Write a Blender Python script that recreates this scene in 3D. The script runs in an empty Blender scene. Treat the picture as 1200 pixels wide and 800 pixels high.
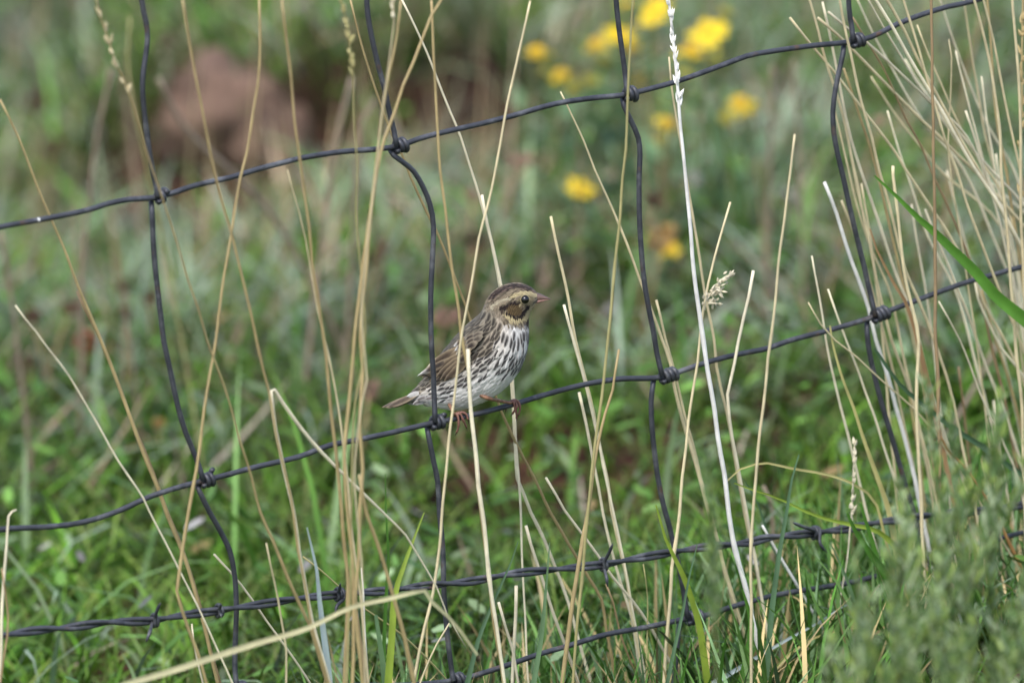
import bpy, math, random
import numpy as np
from mathutils import Vector, Matrix, noise as mnoise

random.seed(7)
rng = np.random.default_rng(7)
R = math.radians

# ------------------------------------------------------------------ camera
scene = bpy.context.scene
col = scene.collection
DIST, PITCH, CAMZ = 7.0, R(12.0), 1.7755
cam_data = bpy.data.cameras.new('camera')
cam = bpy.data.objects.new('camera', cam_data)
col.objects.link(cam)
cam.location = (0, -DIST, CAMZ)
cam.rotation_euler = (R(90) - PITCH, 0, 0)
cam_data.sensor_width = 36
AXIS = DIST / math.cos(PITCH)
HALF_W = 0.325
cam_data.lens = 36 * AXIS / (2 * HALF_W)
cam_data.clip_start, cam_data.clip_end = 0.1, 1500
cam_data.dof.use_dof = True
cam_data.dof.focus_distance = AXIS + 0.0
cam_data.dof.aperture_fstop = 6.4
cam_data.dof.aperture_blades = 7
scene.camera = cam

# ------------------------------------------------------------------ sky, sun, exposure
SUN_EL, SUN_AZ = R(58), R(200)
world = bpy.data.worlds.new('World')
scene.world = world
world.use_nodes = True
wn = world.node_tree.nodes
sky = wn.new('ShaderNodeTexSky')
sky.sky_type = 'NISHITA'
sky.sun_disc = False
sky.sun_elevation, sky.sun_rotation = SUN_EL, SUN_AZ
sky.air_density, sky.dust_density, sky.ozone_density = 1.0, 2.4, 0.8
wn['Background'].inputs['Strength'].default_value = 0.15
world.node_tree.links.new(sky.outputs['Color'], wn['Background'].inputs['Color'])
sun_data = bpy.data.lights.new('sun', 'SUN')
sun_data.energy, sun_data.angle, sun_data.color = 1.5, R(18), (1.0, 0.99, 0.97)
sun = bpy.data.objects.new('sun', sun_data)
col.objects.link(sun)
sd = Vector((math.cos(SUN_EL) * math.sin(SUN_AZ), math.cos(SUN_EL) * math.cos(SUN_AZ), math.sin(SUN_EL)))
sun.rotation_euler = sd.to_track_quat('Z', 'Y').to_euler()
sun.location = (0, 0, 5)
vs = scene.view_settings
vs.view_transform, vs.look, vs.gamma, vs.exposure = 'Standard', 'None', 1.0, 0.9
vs.use_curve_mapping = False
scene.cycles.use_denoising = True
scene.cycles.max_bounces = 6
scene.cycles.transparent_max_bounces = 4

# ------------------------------------------------------------------ photo rays -> places
PXM = 2 * HALF_W / 1200.0                     # metres per photo pixel at the focus distance
CP, SP = math.cos(PITCH), math.sin(PITCH)
YAW = 0.6                                     # the fence runs away to the right

def ray(px, py):
    u, v = (px - 600) * PXM / AXIS, -(py - 400) * PXM / AXIS
    return Vector((u, CP + v * SP, -SP + v * CP))

def at_y(px, py, Y):                          # the point of the ray at world depth Y
    d = ray(px, py)
    return Vector((0, -DIST, CAMZ)) + d * ((Y + DIST) / d.y)

def at_fence(px, py, off=0.0):                # the point of the ray in the fence's plane, moved off behind it
    d = ray(px, py)
    t = (DIST + off) / (d.y - YAW * d.x)
    return Vector((0, -DIST, CAMZ)) + d * t

def sstep(a, b, x):
    t = np.clip((x - a) / (b - a), 0, 1)
    return t * t * (3 - 2 * t)

def vnoise(x, y, seed=0):                     # smooth value noise, vectorised
    xi, yi = np.floor(x).astype(np.int64), np.floor(y).astype(np.int64)
    fx, fy = x - xi, y - yi
    fx, fy = fx * fx * (3 - 2 * fx), fy * fy * (3 - 2 * fy)
    def h(a, b):
        n = (a * 374761393 + b * 668265263 + seed * 1442695041) & 0x7fffffff
        n = ((n ^ (n >> 13)) * 1274126177) & 0x7fffffff
        return ((n ^ (n >> 16)) & 0xffff) / 65535.0
    return (h(xi, yi) * (1 - fx) + h(xi + 1, yi) * fx) * (1 - fy) + (h(xi, yi + 1) * (1 - fx) + h(xi + 1, yi + 1) * fx) * fy

BANK_Y = 2.02
def bank_mask(x):
    return sstep(-0.40, -0.30, x) * (1 - sstep(-0.03, 0.06, x))

def ground(x, y):
    x, y = np.asarray(x, float), np.asarray(y, float)
    z = 0.36 * np.tanh(x / 3.0)
    near = np.exp(-((x / 6) ** 2 + ((y - 1) / 8) ** 2))
    z = z + near * (0.05 * (vnoise(x * 3.1 + 9, y * 3.1, 1) - 0.5) + 0.025 * (vnoise(x * 9, y * 9, 2) - 0.5))
    wob = 0.05 * (vnoise(x * 14, x * 0 + 3, 5) - 0.5)
    yb = BANK_Y + wob
    z = z + 0.085 * bank_mask(x) * sstep(yb, yb + 0.05, y) * (1 - sstep(2.3, 3.3, y))
    z = z - 0.035 * bank_mask(x) * np.exp(-((y - yb + 0.05) / 0.09) ** 2)
    return z

def gz(x, y):
    return float(ground(np.array([x]), np.array([y]))[0])

# ------------------------------------------------------------------ materials
def lin(c):
    return tuple(((v / 255) / 12.92 if v <= 10 else (((v / 255) + 0.055) / 1.055) ** 2.4) for v in c)

def new_mat(name):
    m = bpy.data.materials.new(name)
    m.use_nodes = True
    nt = m.node_tree
    return m, nt, nt.nodes['Principled BSDF'], nt.nodes['Material Output']

def node(nt, kind, **kw):
    n = nt.nodes.new(kind)
    for k, v in kw.items():
        if k in n.inputs:
            n.inputs[k].default_value = v
        else:
            setattr(n, k, v)
    return n

def veg_material(name, trans=0.35, rough=0.5, color=None, vary=0.2, spec=0.3, nscale=60.0):
    """vegetation: colour attribute or one colour, streaked by noise, partly translucent"""
    m, nt, b, out = new_mat(name)
    L = nt.links.new
    if color is None:
        src = node(nt, 'ShaderNodeAttribute', attribute_name='Col').outputs['Color']
    else:
        rgb = node(nt, 'ShaderNodeRGB')
        rgb.outputs[0].default_value = (*color, 1)
        src = rgb.outputs[0]
    tc = node(nt, 'ShaderNodeTexCoord')
    nz = node(nt, 'ShaderNodeTexNoise', Scale=nscale, Detail=3.0)
    L(tc.outputs['Object'], nz.inputs['Vector'])
    info = node(nt, 'ShaderNodeObjectInfo')
    mr = node(nt, 'ShaderNodeMapRange')
    mr.inputs['From Min'].default_value, mr.inputs['From Max'].default_value = 0.3, 0.7
    mr.inputs['To Min'].default_value, mr.inputs['To Max'].default_value = 1 - vary, 1 + vary
    L(nz.outputs['Fac'], mr.inputs['Value'])
    mr2 = node(nt, 'ShaderNodeMapRange')
    mr2.inputs['To Min'].default_value, mr2.inputs['To Max'].default_value = (0.82, 1.14) if color else (1, 1)
    L(info.outputs['Random'], mr2.inputs['Value'])
    mul = node(nt, 'ShaderNodeMath', operation='MULTIPLY')
    L(mr.outputs[0], mul.inputs[0]); L(mr2.outputs[0], mul.inputs[1])
    hsv = node(nt, 'ShaderNodeHueSaturation')
    if color is not None:
        nb = node(nt, 'ShaderNodeTexNoise', Scale=22.0, Detail=6.0, Roughness=0.75)
        L(tc.outputs['Object'], nb.inputs['Vector'])
        rb_ = node(nt, 'ShaderNodeMapRange')
        rb_.inputs['From Min'].default_value, rb_.inputs['From Max'].default_value = 0.5, 0.75
        rb_.inputs['To Max'].default_value = 0.4
        L(nb.outputs['Fac'], rb_.inputs['Value'])
        mb = node(nt, 'ShaderNodeMixRGB')
        mb.inputs['Color2'].default_value = (color[0] * 0.55, color[1] * 0.46, color[2] * 0.42, 1)
        L(rb_.outputs[0], mb.inputs['Fac']); L(src, mb.inputs['Color1'])
        src = mb.outputs[0]
    L(src, hsv.inputs['Color']); L(mul.outputs[0], hsv.inputs['Value'])
    L(hsv.outputs['Color'], b.inputs['Base Color'])
    b.inputs['Roughness'].default_value = rough
    b.inputs['Specular IOR Level'].default_value = spec
    if trans > 0:
        tr = node(nt, 'ShaderNodeBsdfTranslucent')
        L(hsv.outputs['Color'], tr.inputs['Color'])
        mx = node(nt, 'ShaderNodeMixShader', Fac=trans)
        L(b.outputs[0], mx.inputs[1]); L(tr.outputs[0], mx.inputs[2])
        L(mx.outputs[0], out.inputs['Surface'])
    return m

M = {}
STRAW = dict(gold=(184, 163, 116), straw=(218, 203, 162), pale=(234, 223, 192), white=(252, 248, 240), brown=(158, 134, 100),
             orange=(176, 132, 82), olive=(172, 164, 112), mauve=(140, 124, 106))
for k, c in STRAW.items():
    M[k] = veg_material('dry_grass_' + k, 0.12, 0.5, lin(c), 0.16, 0.35, 90)
LEAF = dict(bright=(98, 148, 56), green=(82, 128, 48), teal=(88, 118, 84), yellowgreen=(150, 172, 66), silver=(178, 192, 190), glaucous=(112, 142, 100), dead=(214, 196, 168), paleleaf=(204, 196, 152), goldleaf=(190, 180, 118), rust=(186, 148, 106))
for k, c in LEAF.items():
    M[k] = veg_material('leaf_' + k, 0.3, 0.45, lin(c), 0.15, 0.4, 70)
M['turf'] = veg_material('turf_blades', 0.16, 0.45, None, 0.12, 0.28, 25)
M['litter'] = veg_material('dead_litter', 0.15, 0.7, None, 0.15, 0.15, 25)
M['feathery'] = veg_material('feathery_leaf', 0.35, 0.6, None, 0.1, 0.2, 25)
M['petal'] = veg_material('yellow_petal', 0.3, 0.5, lin((240, 210, 44)), 0.1)
M['petal_old'] = veg_material('orange_petal', 0.3, 0.5, lin((222, 196, 62)), 0.12)
M['bud'] = veg_material('yellow_green_bud', 0.3, 0.5, lin((178, 170, 74)), 0.15)
M['flower_disc'] = veg_material('orange_disc', 0.1, 0.7, lin((212, 170, 40)), 0.2)
M['brown_head'] = veg_material('brown_seed_head', 0.05, 0.8, lin((84, 58, 46)), 0.35)
M['pink_head'] = veg_material('pinkish_seed_head', 0.15, 0.8, lin((168, 134, 116)), 0.25)
M['tan_head'] = veg_material('tan_seed_head', 0.15, 0.8, lin((184, 148, 92)), 0.25)
M['rust_head'] = veg_material('rusty_leaf', 0.15, 0.7, lin((150, 82, 58)), 0.25)
M['plant_stem'] = veg_material('plant_stem', 0.1, 0.6, lin((112, 122, 74)), 0.2)

def wire_material():
    m, nt, b, out = new_mat('galvanised_wire')
    L = nt.links.new
    tc = node(nt, 'ShaderNodeTexCoord')
    nz = node(nt, 'ShaderNodeTexNoise', Scale=120.0, Detail=4.0)
    L(tc.outputs['Object'], nz.inputs['Vector'])
    cr = node(nt, 'ShaderNodeValToRGB')
    cr.color_ramp.elements[0].position, cr.color_ramp.elements[1].position = 0.35, 0.7
    cr.color_ramp.elements[0].color = (0.038, 0.040, 0.048, 1)
    cr.color_ramp.elements[1].color = (0.076, 0.079, 0.091, 1)
    L(nz.outputs['Fac'], cr.inputs['Fac'])
    nzp = node(nt, 'ShaderNodeTexNoise', Scale=38.0, Detail=6.0, Roughness=0.7)
    L(tc.outputs['Object'], nzp.inputs['Vector'])
    pr = node(nt, 'ShaderNodeMapRange')
    pr.inputs['From Min'].default_value, pr.inputs['From Max'].default_value = 0.52, 0.68
    L(nzp.outputs['Fac'], pr.inputs['Value'])
    zn = node(nt, 'ShaderNodeMixRGB')
    zn.inputs['Color2'].default_value = (0.15, 0.153, 0.16, 1)
    L(pr.outputs[0], zn.inputs['Fac']); L(cr.outputs[0], zn.inputs['Color1'])
    rr = node(nt, 'ShaderNodeMapRange')
    rr.inputs['From Min'].default_value, rr.inputs['From Max'].default_value = 0.62, 0.72
    nzr = node(nt, 'ShaderNodeTexNoise', Scale=75.0, Detail=5.0)
    L(tc.outputs['Object'], nzr.inputs['Vector']); L(nzr.outputs['Fac'], rr.inputs['Value'])
    ru = node(nt, 'ShaderNodeMixRGB')
    ru.inputs['Color2'].default_value = (0.10, 0.062, 0.045, 1)
    L(rr.outputs[0], ru.inputs['Fac']); L(zn.outputs[0], ru.inputs['Color1'])
    L(ru.outputs[0], b.inputs['Base Color'])
    b.inputs['Metallic'].default_value = 0.25
    b.inputs['Roughness'].default_value = 0.48
    nz2 = node(nt, 'ShaderNodeTexNoise', Scale=900.0, Detail=2.0)
    L(tc.outputs['Object'], nz2.inputs['Vector'])
    bp = node(nt, 'ShaderNodeBump', Strength=0.15, Distance=0.0004)
    L(nz2.outputs['Fac'], bp.inputs['Height']); L(bp.outputs[0], b.inputs['Normal'])
    return m
M['wire'] = wire_material()

def soil_material():
    m, nt, b, out = new_mat('soil')
    L = nt.links.new
    tc = node(nt, 'ShaderNodeTexCoord')
    n1 = node(nt, 'ShaderNodeTexNoise', Scale=7.0, Detail=6.0, Roughness=0.6)
    n2 = node(nt, 'ShaderNodeTexNoise', Scale=60.0, Detail=4.0)
    n3 = node(nt, 'ShaderNodeTexNoise', Scale=0.6, Detail=6.0)
    for n in (n1, n2, n3):
        L(tc.outputs['Object'], n.inputs['Vector'])
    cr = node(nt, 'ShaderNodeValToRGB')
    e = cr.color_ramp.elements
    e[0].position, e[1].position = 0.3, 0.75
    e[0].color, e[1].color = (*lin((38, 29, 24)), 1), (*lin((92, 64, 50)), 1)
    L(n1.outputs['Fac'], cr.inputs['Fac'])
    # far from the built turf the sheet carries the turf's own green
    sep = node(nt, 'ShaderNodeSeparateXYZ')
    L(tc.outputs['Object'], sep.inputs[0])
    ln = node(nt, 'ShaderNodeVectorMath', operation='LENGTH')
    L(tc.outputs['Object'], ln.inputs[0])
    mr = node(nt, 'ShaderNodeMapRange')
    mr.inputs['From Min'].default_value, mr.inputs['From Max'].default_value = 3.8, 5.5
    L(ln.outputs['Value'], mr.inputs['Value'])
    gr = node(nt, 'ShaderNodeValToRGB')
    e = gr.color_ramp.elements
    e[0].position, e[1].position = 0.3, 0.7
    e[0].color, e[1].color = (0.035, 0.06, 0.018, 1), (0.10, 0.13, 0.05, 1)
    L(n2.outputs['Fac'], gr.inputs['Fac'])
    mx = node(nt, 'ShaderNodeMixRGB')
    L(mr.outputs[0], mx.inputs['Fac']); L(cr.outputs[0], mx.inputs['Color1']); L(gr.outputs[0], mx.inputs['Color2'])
    L(mx.outputs[0], b.inputs['Base Color'])
    b.inputs['Roughness'].default_value = 0.95
    b.inputs['Specular IOR Level'].default_value = 0.1
    bp = node(nt, 'ShaderNodeBump', Strength=0.7, Distance=0.01)
    L(n2.outputs['Fac'], bp.inputs['Height']); L(bp.outputs[0], b.inputs['Normal'])
    return m
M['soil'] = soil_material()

def rock_material():
    m, nt, b, out = new_mat('pink_rock')
    L = nt.links.new
    tc = node(nt, 'ShaderNodeTexCoord')
    n1 = node(nt, 'ShaderNodeTexNoise', Scale=26.0, Detail=8.0, Roughness=0.7)
    L(tc.outputs['Object'], n1.inputs['Vector'])
    cr = node(nt, 'ShaderNodeValToRGB')
    e = cr.color_ramp.elements
    e[0].position, e[1].position = 0.32, 0.72
    e[0].color, e[1].color = (*lin((60, 45, 36)), 1), (*lin((146, 116, 98)), 1)
    L(n1.outputs['Fac'], cr.inputs['Fac']); L(cr.outputs[0], b.inputs['Base Color'])
    b.inputs['Roughness'].default_value = 0.9
    bp = node(nt, 'ShaderNodeBump', Strength=0.6, Distance=0.01)
    L(n1.outputs['Fac'], bp.inputs['Height']); L(bp.outputs[0], b.inputs['Normal'])
    return m
M['rock'] = rock_material()

def attr_material(name, rough=0.7, spec=0.2, sheen=0.0, nscale=700.0, vary=0.12):
    m, nt, b, out = new_mat(name)
    L = nt.links.new
    a = node(nt, 'ShaderNodeAttribute', attribute_name='Col')
    tc = node(nt, 'ShaderNodeTexCoord')
    nz = node(nt, 'ShaderNodeTexNoise', Scale=nscale, Detail=3.0)
    L(tc.outputs['Object'], nz.inputs['Vector'])
    mr = node(nt, 'ShaderNodeMapRange')
    mr.inputs['From Min'].default_value, mr.inputs['From Max'].default_value = 0.3, 0.7
    mr.inputs['To Min'].default_value, mr.inputs['To Max'].default_value = 1 - vary, 1 + vary
    L(nz.outputs['Fac'], mr.inputs['Value'])
    hsv = node(nt, 'ShaderNodeHueSaturation')
    L(a.outputs['Color'], hsv.inputs['Color']); L(mr.outputs[0], hsv.inputs['Value'])
    L(hsv.outputs[0], b.inputs['Base Color'])
    b.inputs['Roughness'].default_value, b.inputs['Specular IOR Level'].default_value = rough, spec
    b.inputs['Sheen Weight'].default_value = sheen
    return m
M['plumage'] = attr_material('plumage', 0.75, 0.12, 0.15)
M['horn'] = attr_material('bill_horn', 0.4, 0.4)
M['scaly_leg'] = attr_material('leg_skin', 0.5, 0.35, 0, 900, 0.25)

def plain_material(name, color, rough=0.3, spec=0.5):
    m, nt, b, out = new_mat(name)
    nz = node(nt, 'ShaderNodeTexNoise', Scale=400.0)
    tc = node(nt, 'ShaderNodeTexCoord')
    nt.links.new(tc.outputs['Object'], nz.inputs['Vector'])
    mx = node(nt, 'ShaderNodeMixRGB')
    mx.inputs['Color1'].default_value = (*[c * 0.85 for c in color], 1)
    mx.inputs['Color2'].default_value = (*[min(1, c * 1.15) for c in color], 1)
    nt.links.new(nz.outputs['Fac'], mx.inputs['Fac'])
    nt.links.new(mx.outputs[0], b.inputs['Base Color'])
    b.inputs['Roughness'].default_value, b.inputs['Specular IOR Level'].default_value = rough, spec
    return m
M['eye'] = plain_material('eye', (0.006, 0.005, 0.005), 0.08, 0.6)
M['claw'] = plain_material('claw', lin((62, 44, 40)), 0.4)
M['fleck'] = plain_material('white_fleck', (0.8, 0.8, 0.78), 0.7)

# ------------------------------------------------------------------ mesh helpers
def mesh_obj(name, verts, faces, mat, parent=None, colors=None, smooth=True):
    me = bpy.data.meshes.new(name)
    if isinstance(verts, np.ndarray) and isinstance(faces, np.ndarray):
        nv, nf, k = len(verts), len(faces), faces.shape[1]
        me.vertices.add(nv); me.vertices.foreach_set('co', np.ascontiguousarray(verts, np.float32).ravel())
        me.loops.add(nf * k); me.loops.foreach_set('vertex_index', np.ascontiguousarray(faces, np.int32).ravel())
        me.polygons.add(nf)
        me.polygons.foreach_set('loop_start', np.arange(0, nf * k, k, dtype=np.int32))
        me.update(calc_edges=True); me.validate()
    else:
        me.from_pydata([tuple(v) for v in verts], [], [tuple(f) for f in faces])
    if smooth:
        me.polygons.foreach_set('use_smooth', np.ones(len(me.polygons), bool))
    if colors is not None:
        a = me.color_attributes.new('Col', 'FLOAT_COLOR', 'POINT')
        c = np.ones((len(me.vertices), 4), np.float32)
        c[:, :3] = np.asarray(colors, np.float32)
        a.data.foreach_set('color', c.ravel())
    me.materials.append(mat)
    me.update()
    o = bpy.data.objects.new(name, me)
    col.objects.link(o)
    if parent:
        o.parent = parent
        o.matrix_parent_inverse = Matrix.Translation(parent.location).inverted()
    return o

def tag(o, label, cat, group=None, kind=None):
    if label: o['label'] = label
    if cat: o['category'] = cat
    if group: o['group'] = group
    if kind: o['kind'] = kind
    return o

def thing(name, loc, label, cat, group=None):
    o = bpy.data.objects.new(name, None)
    o.empty_display_size = 0.02
    col.objects.link(o)
    o.location = loc
    return tag(o, label, cat, group)

def spline(pts, step):
    """Catmull-Rom through pts (sequence of equal-length vectors), resampled about every step"""
    P = np.array([list(p) for p in pts], float)
    if len(P) == 2:
        n = max(2, int(np.linalg.norm((P[1] - P[0])[:3]) / step) + 1)
        t = np.linspace(0, 1, n)[:, None]
        return P[0] * (1 - t) + P[1] * t
    Q = np.vstack([2 * P[0] - P[1], P, 2 * P[-1] - P[-2]])
    out = []
    for i in range(1, len(Q) - 2):
        a, b, c, d = Q[i - 1], Q[i], Q[i + 1], Q[i + 2]
        n = max(1, int(np.linalg.norm((c - b)[:3]) / step))
        for k in range(n):
            t = k / n
            out.append(0.5 * ((2 * b) + (c - a) * t + (2 * a - 5 * b + 4 * c - d) * t * t + (3 * b - a - 3 * c + d) * t ** 3))
    out.append(P[-1])
    return np.array(out)

def frames(C):
    T = np.gradient(C, axis=0)
    T /= np.linalg.norm(T, axis=1)[:, None] + 1e-12
    n = np.cross(T[0], (0.31, 0.82, 0.48)); n /= np.linalg.norm(n)
    N = []
    for t in T:
        n = n - t * np.dot(n, t); n /= np.linalg.norm(n) + 1e-12
        N.append(n)
    N = np.array(N)
    return T, N, np.cross(T, N)

def tube(C, rad, sides=7, cap=True):
    C = np.asarray(C, float)
    rad = np.full(len(C), rad) if np.isscalar(rad) else np.asarray(rad)
    T, N, B = frames(C)
    a = np.arange(sides) * 2 * math.pi / sides
    V = (C[:, None, :] + rad[:, None, None] * (np.cos(a)[None, :, None] * N[:, None, :] + np.sin(a)[None, :, None] * B[:, None, :])).reshape(-1, 3)
    F = []
    for i in range(len(C) - 1):
        for j in range(sides):
            k = (j + 1) % sides
            F.append((i * sides + j, i * sides + k, (i + 1) * sides + k, (i + 1) * sides + j))
    V = [tuple(v) for v in V]
    if cap:
        F.append(tuple(range(sides))[::-1])
        F.append(tuple((len(C) - 1) * sides + j for j in range(sides)))
    return V, F

def join(parts):
    V, F = [], []
    for v, f in parts:
        o = len(V)
        V += list(v); F += [tuple(i + o for i in q) for q in f]
    return V, F

def jitter_line(C, amp, freq, seed):
    out = C.copy()
    for i, p in enumerate(C):
        out[i] += np.array(mnoise.noise_vector(Vector(p) * freq + Vector((seed * 7.1, 0, 0)))) * amp
    return out

# ------------------------------------------------------------------ ground sheet
def axis_coords(lo, hi, step, far):
    a = np.arange(lo, hi + step / 2, step)
    g = step * 1.35 ** np.arange(1, 60)
    e = np.cumsum(g); e = e[e < far]
    return np.concatenate([(lo - e)[::-1], a, hi + e])
gx, gy = axis_coords(-1.3, 1.3, 0.02, 400), axis_coords(-1.4, 3.6, 0.02, 400)
X, Y = np.meshgrid(gx, gy)
gv = np.stack([X, Y, ground(X, Y)], -1).reshape(-1, 3)
ny, nx = X.shape
idx = np.arange(nx * ny).reshape(ny, nx)
gf = np.stack([idx[:-1, :-1], idx[:-1, 1:], idx[1:, 1:], idx[1:, :-1]], -1).reshape(-1, 4)
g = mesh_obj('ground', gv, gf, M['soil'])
tag(g, 'reddish soil under the turf of the sloping pasture', None, kind='structure')

# ------------------------------------------------------------------ rocks in the bank
def boulder(px, py, Y, rx, ry, rz, seed, label):
    p = at_y(px, py, Y)
    V, F = [], []
    n, m_ = 22, 14
    for i in range(m_ + 1):
        th = math.pi * i / m_
        for j in range(n):
            ph = 2 * math.pi * j / n
            d = Vector((math.sin(th) * math.cos(ph), math.sin(th) * math.sin(ph), math.cos(th)))
            f = 1 + 0.28 * mnoise.noise(d * 1.6 + Vector((seed, 0, 0))) + 0.12 * mnoise.noise(d * 4 + Vector((0, seed, 0)))
            V.append((p.x + d.x * rx * f, p.y + d.y * ry * f, p.z + d.z * rz * f))
    for i in range(m_):
        for j in range(n):
            k = (j + 1) % n
            F.append((i * n + j, (i + 1) * n + j, (i + 1) * n + k, i * n + k))
    o = mesh_obj('boulder', V, F, M['rock'])
    return tag(o, label, 'boulder', 'rocks in the eroded bank')
boulder(262, 128, 2.06, 0.056, 0.05, 0.044, 1.3, 'largest reddish brown boulder in the eroded bank at upper left')
boulder(306, 160, 2.05, 0.040, 0.04, 0.034, 4.1, 'lower reddish rock against the right flank of the largest boulder')
boulder(216, 160, 2.06, 0.026, 0.03, 0.028, 7.7, 'small reddish rock half buried left of the largest boulder')

# ------------------------------------------------------------------ turf (nobody could count it)
def blade_mesh(root, L, W, az, th0, bend, c0, c1, rows=5, twist=None):
    n = len(L)
    t = np.linspace(0, 1, rows)
    th = th0[:, None] + bend[:, None] * t[None, :]
    ds = (L / (rows - 1))[:, None]
    hx = np.concatenate([np.zeros((n, 1)), np.cumsum(np.sin((th[:, :-1] + th[:, 1:]) / 2) * ds, 1)], 1)
    hz = np.concatenate([np.zeros((n, 1)), np.cumsum(np.cos((th[:, :-1] + th[:, 1:]) / 2) * ds, 1)], 1)
    ca, sa = np.cos(az)[:, None], np.sin(az)[:, None]
    Cx, Cy, Cz = root[:, :1] + hx * ca, root[:, 1:2] + hx * sa, root[:, 2:3] + hz
    tw = az + math.pi / 2 + (twist if twist is not None else 0)
    w = (W[:, None] / 2) * np.clip(np.minimum(0.55 + 2.2 * t, 1.15 * (1 - t ** 2.2)), 0.03, 1)[None, :]
    sx, sy = np.cos(tw)[:, None] * w, np.sin(tw)[:, None] * w
    V = np.empty((n, rows, 2, 3))
    V[:, :, 0] = np.stack([Cx - sx, Cy - sy, Cz], -1)
    V[:, :, 1] = np.stack([Cx + sx, Cy + sy, Cz + 0.2 * w], -1)
    base = (np.arange(n) * rows * 2)[:, None]
    r = np.arange(rows - 1) * 2
    F = np.stack([base + r, base + r + 1, base + r + 3, base + r + 2], -1).reshape(-1, 4)
    cc = c0[:, None, :] * (1 - t)[None, :, None] + c1[:, None, :] * t[None, :, None]
    Cc = np.repeat(cc[:, :, None, :], 2, 2)
    return V.reshape(-1, 3), F, Cc.reshape(-1, 3)

def scatter(n, x0=-1.25, x1=1.25, y0=-1.1, y1=4.0):
    return rng.uniform(x0, x1, n), rng.uniform(y0, y1, n)

def bare(x, y):                               # the eroded face of the bank carries no turf
    return (bank_mask(x) > 0.5) & (y > BANK_Y - 0.045) & (y < BANK_Y + 0.045) & (vnoise(x * 22, y * 22, 44) > 0.22 + 0.4 * sstep(-0.17, -0.13, x) * (1 - sstep(-0.12, -0.10, x)))

def room(y):                                  # grass before the fence stays lower than what the photograph looks over
    return np.where(y < 0.05, 0.035 + 0.22 * np.maximum(0, -y), 1.0)

def lerp(a, b, t):
    return np.asarray(a) * (1 - t) + np.asarray(b) * t

def palette(n, cols, w):
    i = rng.choice(len(cols), n, p=np.array(w) / sum(w))
    return np.array([lin(c) for c in cols])[i] * np.clip(rng.lognormal(-0.1, 0.38, (n, 1)), 0.4, 1.7)

def turf(name, n, Lr, Wr, bendr, cols, wts, tipcols, mat, label, keep=None, flat=0.0, cluster=0.0, cat='grass', tiltr=(0.05, 0.5)):
    x, y = scatter(n)
    if cluster:
        cx, cy = scatter(int(n / 40))
        i = rng.integers(0, len(cx), n)
        f = rng.random(n) < cluster
        x = np.where(f, cx[i] + rng.normal(0, 0.022, n), x); y = np.where(f, cy[i] + rng.normal(0, 0.03, n), y)
    ok = ~bare(x, y)
    if keep is not None:
        ok &= rng.random(n) < keep(x, y)
    x, y = x[ok], y[ok]; n = len(x)
    L = rng.uniform(*Lr, n) * (0.65 + 0.7 * vnoise(x * 6, y * 6, 11))
    L = np.minimum(L, room(y) * 1.25)
    W = rng.uniform(*Wr, n)
    az = rng.uniform(0, 2 * math.pi, n)
    th0 = rng.uniform(*tiltr, n) + flat
    bend = rng.uniform(*bendr, n)
    c0 = palette(n, cols, wts)
    c1 = palette(n, tipcols, [1] * len(tipcols))
    far = sstep(0.7, 1.9, y)
    pt = (sstep(0.45, 0.75, vnoise(x * 3.3 + 5, y * 2.2, 31)) * (0.03 + 0.3 * far))[:, None]
    olive = palette(n, [(112, 104, 72), (96, 92, 66), (128, 118, 96)], [1, 1, 1])
    val = (0.45 + 0.95 * vnoise(x * 6.5, y * 3.6, 33))[:, None] * (1 + 0.12 * far)[:, None]
    c0 = (c0 * (1 - pt) + olive * pt) * val
    c1 = (c1 * (1 - 0.7 * pt) + olive * 1.2 * 0.7 * pt) * val
    root = np.stack([x, y, ground(x, y) - 0.004 + flat * 0.01], -1)
    V, F, C = blade_mesh(root, L, W, az, th0, bend, c0, 0.45 * c0 + 0.55 * c1, 5, rng.normal(0, 0.5, n))
    o = mesh_obj(name, V, F, mat, colors=C)
    return tag(o, label, cat, kind='stuff')

lush = lambda x, y: 1.0 - 0.55 * sstep(0.9, 1.7, y)
midz = lambda x, y: 0.08 + 0.92 * sstep(0.7, 1.4, y)
turf('turf_grass', 150000, (0.025, 0.075), (0.0015, 0.0030), (0.4, 2.2), [(44, 84, 14), (70, 114, 22), (96, 134, 42), (122, 136, 76)], [3, 3, 2, 1.2],
     [(124, 150, 52), (102, 132, 40), (158, 158, 90)], M['turf'], 'short green turf covering the pasture behind the fence', keep=lambda x, y: 0.75 + 0.25 * vnoise(x * 5, y * 5, 8))
turf('broad_grass', 66000, (0.025, 0.08), (0.003, 0.0058), (0.8, 2.6), [(40, 84, 10), (64, 114, 16), (94, 144, 34)], [3, 3, 2],
     [(120, 154, 46), (96, 134, 36), (136, 158, 80)], M['turf'], 'lush broad-bladed green grass close behind the fence', keep=lush, cluster=0.6)
turf('tall_grass', 3000, (0.10, 0.19), (0.003, 0.006), (0.9, 2.4), [(62, 104, 34), (92, 134, 56), (120, 142, 100)], [2, 3, 2],
     [(112, 156, 60), (150, 166, 124)], M['turf'], 'longer arching grass blades scattered through the turf', cluster=0.4)
turf('glaucous_grass', 20000, (0.05, 0.14), (0.0025, 0.005), (0.8, 2.4), [(118, 140, 108), (138, 154, 132), (108, 132, 92)], [1, 1, 1],
     [(168, 180, 162), (150, 164, 136)], M['turf'], 'pale grey-green grass blades in the middle of the pasture', keep=midz, cluster=0.5)
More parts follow.
